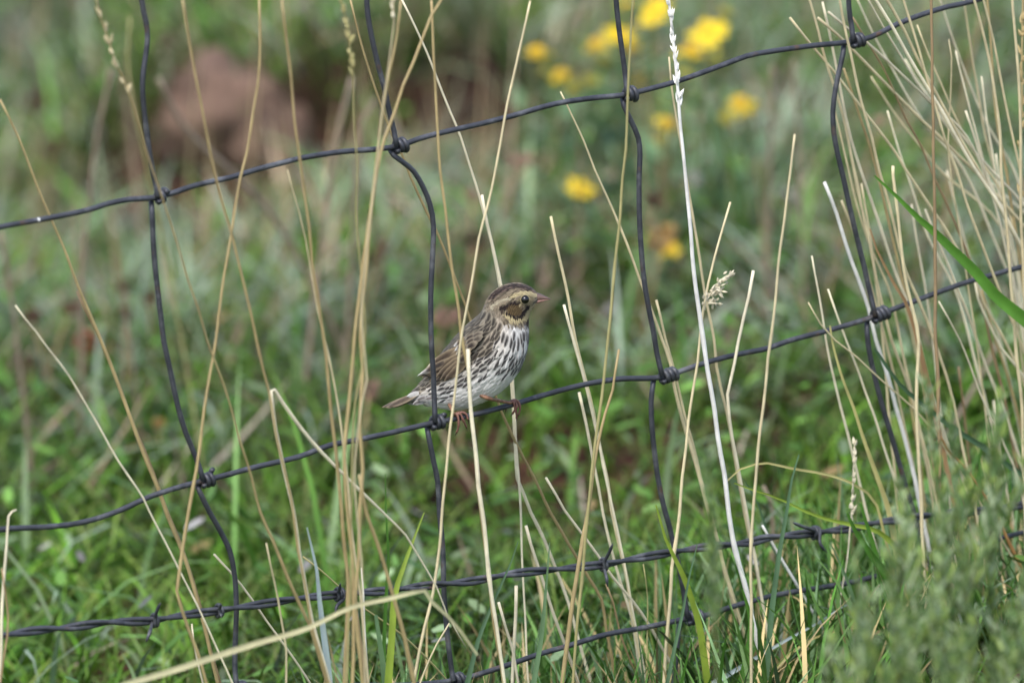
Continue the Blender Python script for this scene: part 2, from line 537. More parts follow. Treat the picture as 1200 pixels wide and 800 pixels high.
turf('standing_dead_grass', 1500, (0.09, 0.22), (0.0016, 0.003), (0.0, 0.35), [(150, 128, 98), (170, 148, 112), (132, 112, 96)], [2, 2, 2],
     [(176, 158, 120), (150, 130, 110)], M['litter'], 'thin dead stalks standing scattered through the far turf', keep=lambda x, y: sstep(0.9, 1.5, y), tiltr=(0.0, 0.25))
turf('dead_grass', 18000, (0.03, 0.13), (0.002, 0.005), (-0.4, 1.2), [(140, 118, 96), (168, 148, 120), (128, 110, 102), (190, 178, 158)], [2, 2, 2, 1],
     [(176, 158, 132), (160, 142, 128)], M['litter'], 'dead straw litter lying among the green turf', keep=midz, flat=0.6)
# little rounded leaves between the grasses
def leaflets(n):
    x, y = scatter(n)
    ok = ~bare(x, y) & (rng.random(n) < 0.35 + 0.65 * vnoise(x * 4, y * 4, 21)) & (y > 0.1)
    x, y = x[ok], y[ok]; n = len(x)
    r = rng.uniform(0.0018, 0.0042, n)
    z = ground(x, y) + rng.uniform(0.012, 0.06, n)
    a = rng.uniform(0, 2 * math.pi, n); tl = rng.uniform(-0.9, 0.9, n)
    k = 6
    ang = np.arange(k) * 2 * math.pi / k
    lx, ly = np.cos(ang)[None] * r[:, None] * 2.8, np.sin(ang)[None] * r[:, None]
    V = np.stack([x[:, None] + lx * np.cos(a)[:, None] - ly * np.sin(a)[:, None] * np.cos(tl)[:, None],
                  y[:, None] + lx * np.sin(a)[:, None] + ly * np.cos(a)[:, None] * np.cos(tl)[:, None],
                  z[:, None] + ly * np.sin(tl)[:, None] + lx * 0.3], -1)
    F = np.arange(n * k).reshape(n, k)
    c = palette(n, [(74, 112, 40), (98, 134, 60), (120, 140, 100), (132, 112, 74), (140, 136, 132)], [3, 3, 2, 0.25, 0.3])
    o = mesh_obj('ground_leaves', V.reshape(-1, 3), F, M['turf'], colors=np.repeat(c, k, 0), smooth=False)
    tag(o, 'small rounded leaves of low herbs among the turf', 'herbs', kind='stuff')
leaflets(20000)
def veil(n):                                   # thin grass hanging over and before the eroded face
    x = rng.uniform(-0.42, 0.05, n)
    y = np.where(rng.random(n) < 0.5, BANK_Y + rng.uniform(0.03, 0.10, n), BANK_Y - rng.uniform(0.03, 0.22, n))
    k = vnoise(x * 14, y * 6, 71) > 0.35
    x, y = x[k], y[k]; n = len(x)
    c0 = palette(n, [(84, 104, 56), (120, 124, 84), (150, 132, 104), (140, 146, 122)], [2, 2, 2, 1])
    az = np.where(y > BANK_Y, -math.pi / 2, 0) + rng.normal(0, 1.0, n)
    V, F, C = blade_mesh(np.stack([x, y, ground(x, y)], -1), rng.uniform(0.05, 0.14, n), rng.uniform(0.0018, 0.004, n), az, rng.uniform(0.1, 0.6, n), rng.uniform(0.5, 2.2, n), c0, c0 * 1.1, 5, rng.normal(0, 0.5, n))
    tag(mesh_obj('bank_grass', V, F, M['turf'], colors=C), 'thin grass hanging over the eroded reddish bank at upper left', 'grass', kind='stuff')
veil(850)

# ------------------------------------------------------------------ the woven wire fence
WR = 3.35 * PXM
def fpath(pts, off=0.0, step=0.006):
    return spline([at_fence(x, y, off) for x, y in pts], step)

fence_base = Vector((0.0, 0.0, gz(0, 0)))
fence = thing('wire_fence', fence_base, 'dark grey woven wire stock fence of knotted square mesh across the picture', 'fence')
TOP = [(-420, 360), (-200, 312), (-60, 281), (0, 266), (44, 258), (100, 247), (125, 239), (150, 234), (178, 232), (200, 227), (230, 217), (270, 208), (300, 199), (330, 191),
       (360, 184), (400, 178), (440, 175), (468, 171), (490, 163), (520, 155), (560, 146), (600, 136), (650, 122), (695, 115), (727, 112), (755, 106),
       (795, 95), (840, 79), (875, 66), (900, 61), (950, 54), (990, 50), (1020, 44), (1055, 27), (1100, 11), (1142, 1), (1200, -17), (1400, -75), (1600, -130)]
MID = [(-420, 735), (-200, 668), (-60, 630), (0, 620), (57, 617), (100, 611), (140, 598), (175, 582), (212, 570), (255, 559), (300, 547), (350, 535), (385, 522), (425, 514),
       (462, 506), (500, 497), (525, 492), (562, 484), (600, 474), (640, 462), (682, 451), (725, 444), (765, 443), (785, 440), (800, 434), (830, 424),
       (865, 415), (900, 408), (925, 399), (975, 386), (1015, 374), (1050, 361), (1090, 346), (1135, 330), (1175, 319), (1200, 312), (1400, 262), (1600, 205)]
LOW = [(-420, 985), (-200, 918), (0, 858), (140, 822), (277, 806), (400, 803), (480, 802), (532, 797), (560, 790), (600, 777), (632, 766), (667, 756), (710, 743), (755, 735),
       (797, 726), (825, 721), (860, 710), (900, 699), (937, 692), (975, 686), (1022, 676), (1112, 648), (1166, 632), (1300, 598), (1600, 520)]
for pts in (TOP, MID, LOW):
    C = fpath(pts)
    V, F = tube(C, WR, 10)
    mesh_obj('line_wire', V, F, M['wire'], fence)
STAYS = [
    [(165, -120), (163, -60), (166, 0), (171, 25), (173, 45), (171, 65), (168, 85), (167, 105), (169, 130), (172, 155), (175, 178), (179, 200), (183, 218), (185, 231)],
    [(177, 233), (178, 250), (180, 290), (184, 335), (189, 375), (192, 400), (200, 437), (207, 470), (217, 505), (230, 537), (238, 562)],
    [(230, 566), (233, 574), (244, 597), (257, 620), (269, 645), (275, 675), (277, 710), (276, 745), (275, 775), (277, 805)],
    [(426, -120), (430, -40), (430, 5), (433, 30), (438, 55), (444, 80), (450, 102), (456, 130), (461, 150), (465, 171)],
    [(457, 175), (461, 182), (472, 190), (485, 201), (496, 220), (504, 240), (508, 265), (507, 300), (505, 340), (505, 380), (506, 410), (508, 440), (509, 470), (510, 495)],
    [(500, 498), (502, 510), (508, 540), (513, 565), (515, 600), (519, 645), (520, 687), (522, 720), (526, 760), (530, 790), (532, 798)],
    [(722, -120), (720, -40), (722, 0), (725, 30), (729, 60), (733, 90), (735, 111)],
    [(729, 113), (731, 124), (740, 143), (748, 162), (750, 182), (749, 205), (749, 240), (750, 270), (752, 300), (755, 330), (760, 360), (766, 390), (770, 415), (776, 440)],
    [(766, 443), (765, 452), (763, 470), (764, 500), (767, 530), (771, 560), (777, 590), (784, 615), (790, 640), (797, 670), (802, 700), (806, 724)],
    [(995, -120), (993, -50), (995, 10), (998, 30), (1000, 48)],
    [(989, 51), (988, 62), (984, 80), (979, 105), (976, 130), (977, 155), (981, 178), (987, 203), (994, 235), (1002, 270), (1012, 310), (1020, 345), (1026, 371)],
    [(1016, 374), (1016, 386), (1018, 408), (1024, 437), (1033, 472), (1043, 505), (1053, 540), (1062, 572), (1072, 605), (1082, 650)],
    [(797, 728), (795, 740), (793, 765), (790, 800), (788, 835)],
]
for i, pts in enumerate(STAYS):
    C = spline([at_fence(x, y, (-2.0 * WR if k == len(pts) - 1 else (2.0 * WR if k == 0 else 0.0))) for k, (x, y) in enumerate(pts)], 0.005)
    V, F = tube(C, WR * 0.95, 9)
    mesh_obj('stay_wire', V, F, M['wire'], fence)
def knot(x0, y0, pts, turns, tail):
    """the stay's end wound about the line wire, running right from its place"""
    W = np.array([[p.x, p.y, p.z] for p in [Vector(c) for c in fpath(pts, 0, 0.002)]])
    p0 = np.array(at_fence(x0, y0))
    i0 = int(np.argmin(((W - p0) ** 2).sum(1)))
    n = int(turns * 16)
    pitch = 2.0 * WR * 0.93
    axisT = W[min(i0 + 6, len(W) - 1)] - W[i0]; axisT /= np.linalg.norm(axisT)
    up = np.array((0, 0, 1.0)); up -= axisT * up.dot(axisT); up /= np.linalg.norm(up)
    fr = np.cross(axisT, up)                   # towards the camera side or away
    if fr[1] > 0: fr = -fr
    C = []
    for k in range(n + 1):
        a = 2 * math.pi * k / 16 + 0.3
        s = pitch * k / 16
        r = WR * 1.9 + (0.9 * WR * tail * max(0, (k - n + 5) / 5.0) ** 2)
        C.append(W[i0] + axisT * (s - 0.6 * WR) + (fr * math.cos(a) - up * math.sin(a)) * r)
    V, F = tube(np.array(C), WR * 0.92, 8)
    mesh_obj('knot', V, F, M['wire'], fence)
for x, y, pts, t, tl in ((184, 231, TOP, 1.9, 0.5), (465, 171, TOP, 2.35, 1.6), (735, 110, TOP, 2.3, 1.2), (999, 48, TOP, 2.4, 0.3),
                         (238, 561, MID, 2.7, 1.4), (508, 495, MID, 2.8, 0.3), (776, 440, MID, 3.4, 1.0), (1025, 371, MID, 3.4, 1.5),
                         (532, 797, LOW, 2.6, 0.5), (806, 724, LOW, 3.4, 1.6), (277, 805, LOW, 2.6, 0.4), (1082, 657, LOW, 2.6, 0.4)):
    knot(x, y, pts, t, tl)
p = at_fence(45, 257.5, -WR * 0.9)
fl = []
for j in range(8):
    a = j * math.pi / 4
    fl.append((p.x + math.cos(a) * 2.2 * PXM, p.y, p.z + math.sin(a) * 2.6 * PXM))
fl.append((p.x, p.y - 0.0006, p.z))
mesh_obj('white_fleck', fl, [(j, (j + 1) % 8, 8) for j in range(8)], M['fleck'], fence)

# ------------------------------------------------------------------ the barbed wire
BARB = [(-420, 835), (-200, 783), (-60, 755), (0, 745), (37, 739), (80, 735), (125, 729), (175, 727), (212, 721), (250, 716), (275, 712), (297, 709), (350, 701), (397, 696), (450, 692),
        (500, 686), (550, 681), (600, 672), (650, 667), (707, 661), (730, 657), (775, 649), (825, 641), (875, 636), (900, 630), (955, 624), (995, 619),
        (1030, 612), (1100, 602), (1150, 598), (1200, 591), (1400, 560), (1600, 525)]
BO = -0.012
barbed = thing('barbed_wire', Vector((0.02, 0, gz(0, 0))), 'dark two-strand barbed wire strung low in front of the mesh fence', 'barbed wire')
Cb = fpath(BARB, BO, 0.003)
T, N, B = frames(Cb)
sarc = np.concatenate([[0], np.cumsum(np.linalg.norm(np.diff(Cb, axis=0), axis=1))])
phase = sarc / (150 * PXM) * 2 * math.pi + 0.6 * np.sin(sarc * 23)
SR = 2.75 * PXM
for s in (0, math.pi):
    C = Cb + (np.cos(phase + s)[:, None] * N + np.sin(phase + s)[:, None] * B) * SR * 1.02
    V, F = tube(C, SR, 8)
    mesh_obj('strand', V, F, M['wire'], barbed)
def barb(px, py, up, dn, turns=1.6):
    p0 = np.array(at_fence(px, py, BO))
    i = int(np.argmin(((Cb - p0) ** 2).sum(1)))
    t = T[i]; u = np.array((0, 0, 1.0)); u -= t * u.dot(t); u /= np.linalg.norm(u)
    f = np.cross(t, u)
    if f[1] > 0: f = -f
    br = 2.1 * PXM
    R0 = SR * 2 + br * 0.75
    def tip(dx, dy, o):
        q = np.array(at_fence(px + dx, py + dy, BO + o)); return q
    pts = [tip(*up, -0.012), tip(up[0] * 0.5, up[1] * 0.55, -0.008)]
    n = int(turns * 10)
    for k in range(n + 1):
        a = 2 * math.pi * k / 10 + 1.9
        pts.append(Cb[i] + t * ((k / 10 - turns / 2) * br * 1.7) + (u * math.cos(a - 0.9) + f * math.sin(a - 0.9)) * R0)
    pts += [tip(dn[0] * 0.5, dn[1] * 0.55, -0.011), tip(*dn, -0.012)]
    C = spline(pts, 0.0015)
    rad = np.full(len(C), br)
    rad[:3] = br * np.array((0.25, 0.6, 0.9)); rad[-3:] = br * np.array((0.9, 0.6, 0.25))
    V, F = tube(C, rad, 7)
    mesh_obj('barb', V, F, M['wire'], barbed)
barb(180, 726, (8, -20), (-9, 26))
barb(397, 696, (2, -13), (-4, 24), 2.2)
barb(709, 661, (9, -24), (3, 26))
barb(953, 623, (-24, -11), (16, 24), 2.0)
barb(257, 715, (2, -8), (3, 9), 1.2)

# ------------------------------------------------------------------ dry stems and blades, one by one
def to_ground(pts3, keepx=0.4):
    """carry a path on from its last point down into the soil"""
    a, b = np.array(pts3[-2]), np.array(pts3[-1])
    d = b - a; d /= np.linalg.norm(d)
    if d[2] > -0.35: d[2] = -0.35; d /= np.linalg.norm(d)
    out = [np.array(p) for p in pts3]
    for k in range(60):
        if out[-1][2] < gz(out[-1][0], out[-1][1]) - 0.004: break
        d = d * np.array((0.96, 0.96, 1.0)); d /= np.linalg.norm(d)
        out.append(out[-1] + d * 0.03)
    return out

def px_at(off):
    return PXM * (AXIS + off) / AXIS

def spikelet(p, d, L, w, rngs):
    """a small pointed spindle along d"""
    d = d / np.linalg.norm(d)
    n = np.cross(d, (0.3, 0.9, 0.2)); n /= np.linalg.norm(n); b = np.cross(d, n)
    V = [p]
    for f, ww in ((0.3, 1.0), (0.65, 0.8)):
        for k in range(4):
            a = k * math.pi / 2 + rngs
            V.append(p + d * L * f + (n * math.cos(a) + b * math.sin(a)) * w * ww)
    V.append(p + d * L)
    F = [(0, 1 + (k + 1) % 4, 1 + k) for k in range(4)]
    F += [(1 + k, 1 + (k + 1) % 4, 5 + (k + 1) % 4, 5 + k) for k in range(4)]
    F += [(9, 5 + k, 5 + (k + 1) % 4) for k in range(4)]
    return V, F

stem_no = 0
def stem(pts, w, mat, off, label, root=True, seed=None, group='dry grass stems along the fence', name='dry_grass_stem', cat='grass stem', offb=None):
    """a dry culm: pts from the tip down in photo pixels, w = width(s) in pixels from tip to base"""
    global stem_no
    stem_no += 1
    n = len(pts)
    offb = off if offb is None else offb
    P = [at_fence(x, y, off + (offb - off) * (i / max(1, n - 1))) for i, (x, y) in enumerate(pts)]
    if root: P = to_ground(P)
    C = spline(P, 0.009)
    C = jitter_line(C, 0.0009, 28, stem_no)
    t = np.linspace(0, 1, len(C))
    ws = np.interp(t, np.linspace(0, 1, len(w)), w) if not np.isscalar(w) else w * (0.72 + 0.28 * sstep(0, 0.25, t))
    rad = (0.76 if off > -0.09 else 0.66) * ws / 2 * px_at(off)
    arc = t * len(C) * 0.009
    for k in range(1, int(arc[-1] / 0.14) + 1):          # the joints of the culm
        c = k * 0.14 + 0.05 * math.sin(stem_no * 3.7 + k)
        rad = rad * (1 + 0.28 * np.exp(-((arc - c) / 0.004) ** 2))
    V, F = tube(C, rad, 7)
    o = mesh_obj(name, V, F, M[mat])
    tag(o, label, cat, group)
    if seed:
        y0, y1, dens, L, wd, smat = seed
        Cp = C
        rs = random.Random(stem_no)
        parts = []
        for i in range(len(Cp) - 1):
            # photo row of this point decides whether it carries spikelets
            rel = Cp[i] - np.array((0, -DIST, CAMZ))
            zc = rel[1] * CP - rel[2] * SP
            py = 400 - (rel[1] * SP + rel[2] * CP) / zc * AXIS / PXM
            if not (y0 <= py <= y1): continue
            d = Cp[max(0, i - 1)] - Cp[min(len(Cp) - 1, i + 1)]
            d /= np.linalg.norm(d)
            for k in range(dens):
                a = rs.uniform(0, 2 * math.pi)
                s = np.array((math.cos(a), math.sin(a), 0.0))
                q = Cp[i] + (Cp[i + 1] - Cp[i]) * rs.random()
                dd = d + s * rs.uniform(0.15, 0.6)
                parts.append(spikelet(q, dd, L * rs.uniform(0.7, 1.25), wd * rs.uniform(0.7, 1.3), a))
        if parts:
            V, F = join(parts)
            mesh_obj('seed_head', V, F, M[smat], o, smooth=False)
    return o

def leaf(pts, w, mat, off, label, root=False, group='grass blades along the fence', fold=0.35, turn=0.0, offb=None, name='grass_blade', cat='grass blade'):
    """a folded grass blade: widths in pixels along pts"""
    n = len(pts)
    offb = off if offb is None else offb
    P = [at_fence(x, y, off + (offb - off) * (i / max(1, n - 1))) for i, (x, y) in enumerate(pts)]
    if root: P = to_ground(P)
    C = spline(P, 0.008)
    C = jitter_line(C, 0.0008, 25, n * 3 + len(label))
    t = np.linspace(0, 1, len(C))
    W = np.interp(t, np.linspace(0, 1, len(w)), w) / 2 * px_at(off)
    T_ = np.gradient(C, axis=0); T_ /= np.linalg.norm(T_, axis=1)[:, None]
    view = np.array((0, -1.0, 0.2)); view /= np.linalg.norm(view)
    S = np.cross(T_, view); S /= np.linalg.norm(S, axis=1)[:, None] + 1e-9
    Nn = np.cross(S, T_)
    ang = turn * np.sin(t * 5 + n)
    S2 = S * np.cos(ang)[:, None] + Nn * np.sin(ang)[:, None]
    N2 = -S * np.sin(ang)[:, None] + Nn * np.cos(ang)[:, None]
    V = []
    for i in range(len(C)):
        for s in (-1, -0.5, 0, 0.5, 1):
            V.append(C[i] + S2[i] * W[i] * s + N2[i] * W[i] * fold * (abs(s) - 0.5))
    F = []
    for i in range(len(C) - 1):
        for k in range(4):
            F.append((i * 5 + k, i * 5 + k + 1, (i + 1) * 5 + k + 1, (i + 1) * 5 + k))
    o = mesh_obj(name, V, F, M[mat])
    return tag(o, label, cat, group)

# --- left of the bird
stem([(0, 118), (20, 156), (38, 200), (59, 252), (75, 290), (92, 335), (117, 397), (140, 455), (160, 510), (185, 572), (195, 602), (215, 650), (234, 712), (245, 760), (255, 800)],
     [3, 3.4, 5.5, 6, 6, 5.5, 5.5], 'gold', 0.02, 'long golden stem leaning from the left edge down past the first lower knot')
stem([(91, 342), (100, 364), (119, 402), (142, 457), (162, 511), (187, 572), (197, 602), (217, 650), (236, 712), (247, 760), (258, 800)], [4, 4, 3.4, 3], 'brown', 0.025, 'brown sheath split from the long golden stem at far left')
stem([(19, 358), (31, 374), (43, 388), (51, 400), (80, 440), (110, 488), (140, 540), (168, 583), (176, 600), (207, 660), (230, 707), (270, 795)], [2.2, 3, 3, 3.2, 3.4], 'pale', -0.02,
     'thin pale stem slanting across the lower left with a pointed tip')
stem([(19, 597), (14, 599), (10, 604), (8, 640), (4, 690), (1, 760), (-2, 800)], [3, 5, 5.5, 5.5, 5], 'pale', -0.03, 'pale stem with a bent broken tip at the left edge')
stem([(2, 665), (10, 722), (5, 765), (1, 800)], [2.5, 4, 4.5], 'brown', -0.06, 'short brown stem in the bottom left corner')
stem([(304, 0), (305, 50), (302, 100), (297, 130), (289, 180), (282, 207), (272, 270), (262, 325), (253, 400), (246, 440), (237, 500), (230, 550), (221, 598), (212, 660), (207, 692), (220, 735), (230, 762), (241, 800)],
     [4, 4.5, 4.5, 5, 6, 6, 6, 5.5], 'gold', -0.10, 'golden stem passing in front of the lowest left knot and kinked below it')
stem([(214, 0), (222, 50), (231, 100), (240, 145), (252, 200), (262, 245), (271, 275), (282, 317), (295, 370), (302, 405), (310, 437), (316, 458), (323, 505), (332, 545), (343, 600), (350, 645), (357, 687), (364, 725), (375, 765)],
     [4.5, 4.8, 4.5, 4, 4, 5], 'gold', -0.14, 'slender golden stem falling from the top edge to the folded straw')
stem([(545, 757), (525, 721), (512, 688), (490, 650), (475, 627), (450, 602), (440, 592), (422, 575), (400, 553), (378, 530), (352, 500), (330, 470), (321, 457), (317, 458), (319, 478), (323, 505), (333, 548), (344, 600), (351, 645), (358, 687), (366, 725), (377, 765)],
     [2, 3, 5, 6.5, 7, 6.5, 6, 7, 7.5, 8, 8], 'pale', -0.10, 'straw folded sharply over into an upside-down V left of the bird', cat='grass stem')
stem([(110, -12), (113, 0), (119, 25), (128, 50), (135, 75), (143, 90), (152, 113), (162, 145), (172, 178), (179, 199), (192, 240), (207, 285), (217, 320), (233, 362), (244, 400), (257, 437), (270, 475), (282, 520), (295, 560), (305, 600), (320, 635), (337, 675), (350, 705), (362, 730), (372, 760)],
     [2.5, 3, 3, 3, 3, 6, 6.5, 6.5, 6.5], 'gold', -0.13, 'stem with a narrow seed spike crossing the first upper knot', seed=(-20, 112, 4, 0.007, 0.0011, 'straw'))
stem([(330, 0), (336, 50), (341, 92), (346, 140), (353, 195), (360, 250), (366, 305), (372, 340), (380, 400), (385, 450), (391, 505), (395, 550), (400, 600), (404, 645), (407, 682), (406, 720), (404, 772)],
     [4.5, 5, 5, 6, 7, 6.5, 6, 5.5], 'gold', -0.16, 'upright golden stem between first and second stays crossing both line wires')
stem([(337, 200), (350, 250), (357, 280), (364, 320), (372, 362), (382, 402), (392, 450), (398, 490), (404, 540)], [2, 4, 4, 4], 'straw', -0.12, 'short tapering stem ending just under the upper wire between first two stays')
stem([(399, -8), (402, 10), (406, 22), (410, 57), (412, 75), (414, 90), (416, 150), (418, 195), (417, 250), (420, 290), (425, 335), (428, 385), (424, 430), (416, 470), (414, 510), (412, 560), (411, 620), (411, 690), (408, 760)],
     [2.5, 3, 3.4, 4, 4.5, 5], 'olive', -0.2, 'stem topped with a beaded seed spike left of the second stay', seed=(-20, 78, 3, 0.006, 0.0013, 'olive'))
stem([(471, 0), (465, 45), (457, 85), (451, 120), (445, 155), (440, 197), (435, 245), (430, 280), (425, 312), (421, 350), (415, 398), (412, 440), (408, 480), (404, 530), (405, 570), (409, 610), (413, 660), (415, 720), (413, 790)],
     [3.5, 5, 6, 6.5, 6.5, 6], 'gold', -0.2, 'golden stem crossing the upper wire just left of the second knot')
stem([(460, -10), (461, 8), (462, 25), (456, 75), (450, 112), (444, 160), (439, 205), (433, 260), (427, 320), (424, 372), (428, 420), (430, 445), (424, 475), (418, 520), (416, 560), (420, 610), (424, 660), (426, 720)],
     [2.5, 3, 3.5, 4, 4.5], 'straw', -0.22, 'thin straw with a small seed tip beside the second stay at top', seed=(-20, 18, 2, 0.006, 0.0012, 'pale'))
stem([(520, -10), (517, 0), (505, 20), (495, 47), (485, 72), (472, 100), (462, 132), (450, 162), (442, 198), (436, 245), (430, 300), (426, 345), (422, 397), (425, 432), (424, 462), (422, 505), (425, 550), (422, 600), (420, 650), (417, 700), (421, 750), (425, 800)],
     [4, 5.5, 6.5, 7, 7, 6.5, 7, 8], 'gold', -0.17, 'thick golden stem bowing left across the second upper knot')
stem([(411, 0), (420, 40), (430, 75), (442, 110), (452, 140), (460, 160), (472, 183), (482, 208), (500, 247), (512, 271), (525, 305), (535, 330), (545, 355), (553, 380), (566, 420), (579, 458), (588, 482), (600, 507), (615, 540), (632, 572), (644, 600), (660, 627), (675, 652), (690, 677), (705, 702), (710, 735), (716, 765), (721, 797)],
     [3.4, 4, 4, 4, 5, 5, 5.5], 'gold', 0.05, 'golden stem passing behind the bird from upper left to a brown joint at lower right')
stem([(470, 0), (485, 30), (500, 62), (512, 92), (527, 130), (540, 160), (552, 198), (562, 230), (571, 265), (580, 305), (587, 338), (594, 390), (599, 435), (602, 475), (604, 525), (606, 560), (615, 580), (623, 601), (637, 630), (650, 662), (667, 707), (677, 745), (688, 782)],
     [3.4, 3.6, 5, 5, 5, 5], 'pale', 0.055, 'straight pale stem running down behind the bird head and reappearing under its foot')
stem([(566, 229), (572, 264), (581, 305), (588, 338), (595, 390), (600, 435), (603, 475), (605, 525), (607, 560)], [5, 4.5, 3, 2.6], 'pale', 0.05, 'pale cut sheath standing just above the bird head', root=True)
stem([(505, 0), (507, 37), (510, 92), (512, 140), (516, 198), (522, 245), (527, 287), (531, 325), (537, 362), (541, 396), (546, 425), (549, 441), (552, 481), (556, 520), (560, 570), (564, 600), (571, 655), (575, 695), (580, 730), (587, 775), (590, 800)],
     [4, 4.2, 4.5, 5, 6, 6.5, 6, 6], 'gold', -0.085, 'upright golden stem crossing the bird flank and the perch wire')
stem([(548, 409), (550, 441), (553, 481), (557, 520), (561, 570), (565, 600), (571, 650), (576, 695), (581, 730)], [7, 8, 7, 5, 4], 'pale', -0.09, 'pale stub with a cut top standing before the bird belly')
stem([(620, 0), (611, 45), (602, 87), (591, 140), (581, 197), (572, 240), (562, 280), (555, 320), (547, 360), (542, 388), (537, 425), (532, 465), (526, 520), (519, 590), (515, 645), (507, 695), (497, 735), (487, 782)],
     [4, 4.2, 4.2, 4.6, 5.5, 5.5, 5], 'straw', -0.095, 'stem leaning left across the bird wing down to the perch knot')
# --- right of the bird
stem([(646, 254), (656, 300), (666, 350), (674, 398), (682, 432), (695, 485), (705, 530), (712, 562), (718, 598), (727, 647), (735, 682), (742, 725), (751, 775)], [4.5, 5, 5.5, 5.5, 5], 'straw', 0.02, 'cut straw standing right of the bird and passing behind the perch wire')
stem([(661, 358), (672, 395), (681, 430), (694, 484), (704, 529), (711, 561)], [4.5, 4.5, 3, 2.5], 'pale', 0.012, 'short pale split beside the cut straw right of the bird')
stem([(679, 460), (686, 492), (694, 532), (701, 570), (706, 600), (715, 635), (727, 680), (740, 725), (746, 760)], [5, 4.5, 4.5, 4.5], 'pale', 0.03, 'pale stub rising to just below the perch wire right of the bird')
stem([(656, 107), (670, 135), (685, 165), (698, 200), (712, 232), (727, 267), (740, 300), (752, 332), (762, 360), (775, 397), (786, 427), (791, 457), (800, 490), (810, 522), (820, 560), (830, 598), (841, 635), (852, 675), (865, 717), (877, 760), (885, 797)],
     [2.5, 3.6, 4, 5.5, 6.5, 6.5, 6], 'straw', 0.02, 'long straw slanting behind the third stay and its middle knot')
stem([(769, 352), (774, 372), (780, 398), (790, 432), (802, 487), (812, 520), (822, 558)], [4, 4, 3.5, 3], 'straw', 0.028, 'short straw tip leaning on the third stay above its middle knot')
stem([(743, -10), (742, 0), (740, 42), (737, 85), (736, 130), (734, 175), (730, 210), (727, 250), (722, 300), (717, 355), (712, 398), (707, 445), (702, 482), (697, 520), (692, 560), (688, 610), (683, 660), (678, 720)],
     [4, 5, 5.5, 5.5, 5.5, 5], 'olive', -0.14, 'olive stem hanging in front of the third upper knot')
stem([(725, 409), (720, 437), (718, 457), (710, 485), (702, 520), (694, 560), (688, 598), (680, 650), (670, 705), (664, 760), (659, 800)], [4, 5, 6.5, 7.5, 7, 6], 'gold', -0.045, 'thick golden straw with a slanted cut tip above the perch wire')
stem([(781, -40), (784, 0), (786, 22), (789, 45), (791, 65), (793, 95), (796, 130), (800, 170), (802, 198), (807, 250), (812, 300), (817, 340), (821, 370), (825, 400), (830, 435), (837, 480), (842, 512), (850, 555), (854, 598), (862, 645), (875, 695), (887, 750), (895, 787)],
     [4, 5, 6, 7, 7.5, 8, 9.5, 10], 'white', -0.03, 'bleached white stem with a feathery seed head right of the third stay', seed=(-60, 128, 5, 0.007, 0.0011, 'white'))
stem([(784, 66), (787, 100), (792, 132), (797, 165), (804, 205), (811, 250), (820, 300), (826, 340), (836, 398), (840, 430), (846, 457), (853, 487), (860, 530), (867, 570), (873, 600), (885, 655), (892, 700), (898, 735)], [3, 4.4, 4.4, 5, 6, 6], 'straw', 0.02,
     'tan straw close behind the bleached white stem')
stem([(856, 237), (847, 267), (837, 300), (830, 332), (825, 362), (820, 398), (817, 425), (812, 457), (807, 495), (804, 525), (799, 560), (796, 600), (791, 640), (787, 665), (785, 705), (781, 750), (779, 797)], [3.5, 4, 4.5, 5.5, 5.5, 6], 'straw', -0.02,
     'straw with a small fluffy seed tuft leaning right beyond the white stem')
stem([(882, 317), (877, 347), (872, 370), (866, 400), (861, 425), (856, 445), (852, 462), (855, 492), (861, 530), (868, 570), (874, 600)], [5, 5, 5, 4], 'pale', -0.012, 'cut pale straw leaning right over the middle wire past the white stem')
stem([(931, 157), (926, 198), (919, 257), (912, 312), (905, 390), (900, 420), (894, 475), (889, 525), (882, 598), (880, 650), (880, 720)], [4, 5, 5.5, 5.5, 5], 'straw', -0.22, 'soft upright straw midway between third and fourth stays')
stem([(640, 560), (652, 580), (663, 599), (680, 622), (700, 650), (717, 675), (740, 702), (760, 730), (775, 757), (797, 797)], [4, 4.5, 4.5, 5], 'pale', 0.012, 'pale straw slanting under the central barb')
stem([(616, 615), (622, 637), (635, 677), (647, 715), (660, 750), (677, 797)], [5, 5, 5, 5], 'pale', 0.02, 'pale cut straw crossing behind the barbed wire below the bird foot')
stem([(605, 686), (604, 725), (602, 762), (600, 800)], [5.5, 5.5, 6], 'pale', -0.02, 'stubby upright pale straw just under the barbed wire at centre')
stem([(585, 705), (592, 732), (600, 760), (606, 795)], [4.5, 4.5, 5], 'pale', -0.03, 'short pale straw leaning right near the bottom centre')
stem([(251, 649), (270, 670), (296, 704), (312, 727), (330, 752)], [3.5, 3.5, 3.5], 'pale', 0.02, 'short pale straw leaning over the barbed wire near the first stay')
stem([(312, 637), (321, 682), (329, 722), (336, 760), (335, 792)], [3, 4, 4.5, 4.5], 'straw', -0.10, 'soft straw at lower left crossing the barbed wire before the wrapped barb')
stem([(354, 651), (375, 667), (400, 689), (430, 715), (470, 742), (505, 775), (524, 797)], [2.5, 3, 3, 3], 'olive', 0.015, 'thin greenish straw slanting down right behind the wrapped barb')
stem([(527, 730), (512, 755), (497, 787), (490, 805)], [2.5, 3.5, 4], 'straw', -0.05, 'thin straw leaning right at bottom between the two left stays')
stem([(421, 556), (430, 600), (442, 637), (455, 680), (465, 717), (475, 750), (484, 790)], [6, 7.5, 8, 8], 'gold', -0.2, 'blurred thick tan straw slanting across the barbed wire left of centre')
stem([(423, 665), (425, 695), (426, 725), (429, 762), (431, 797)], [3, 4.5, 5.5, 7], 'white', -0.04, 'bright white sliver of straw standing at bottom left of centre')
stem([(417, 715), (422, 750), (430, 800)], [7, 8, 9], 'brown', -0.09, 'broad tan sheath behind the white sliver of straw')
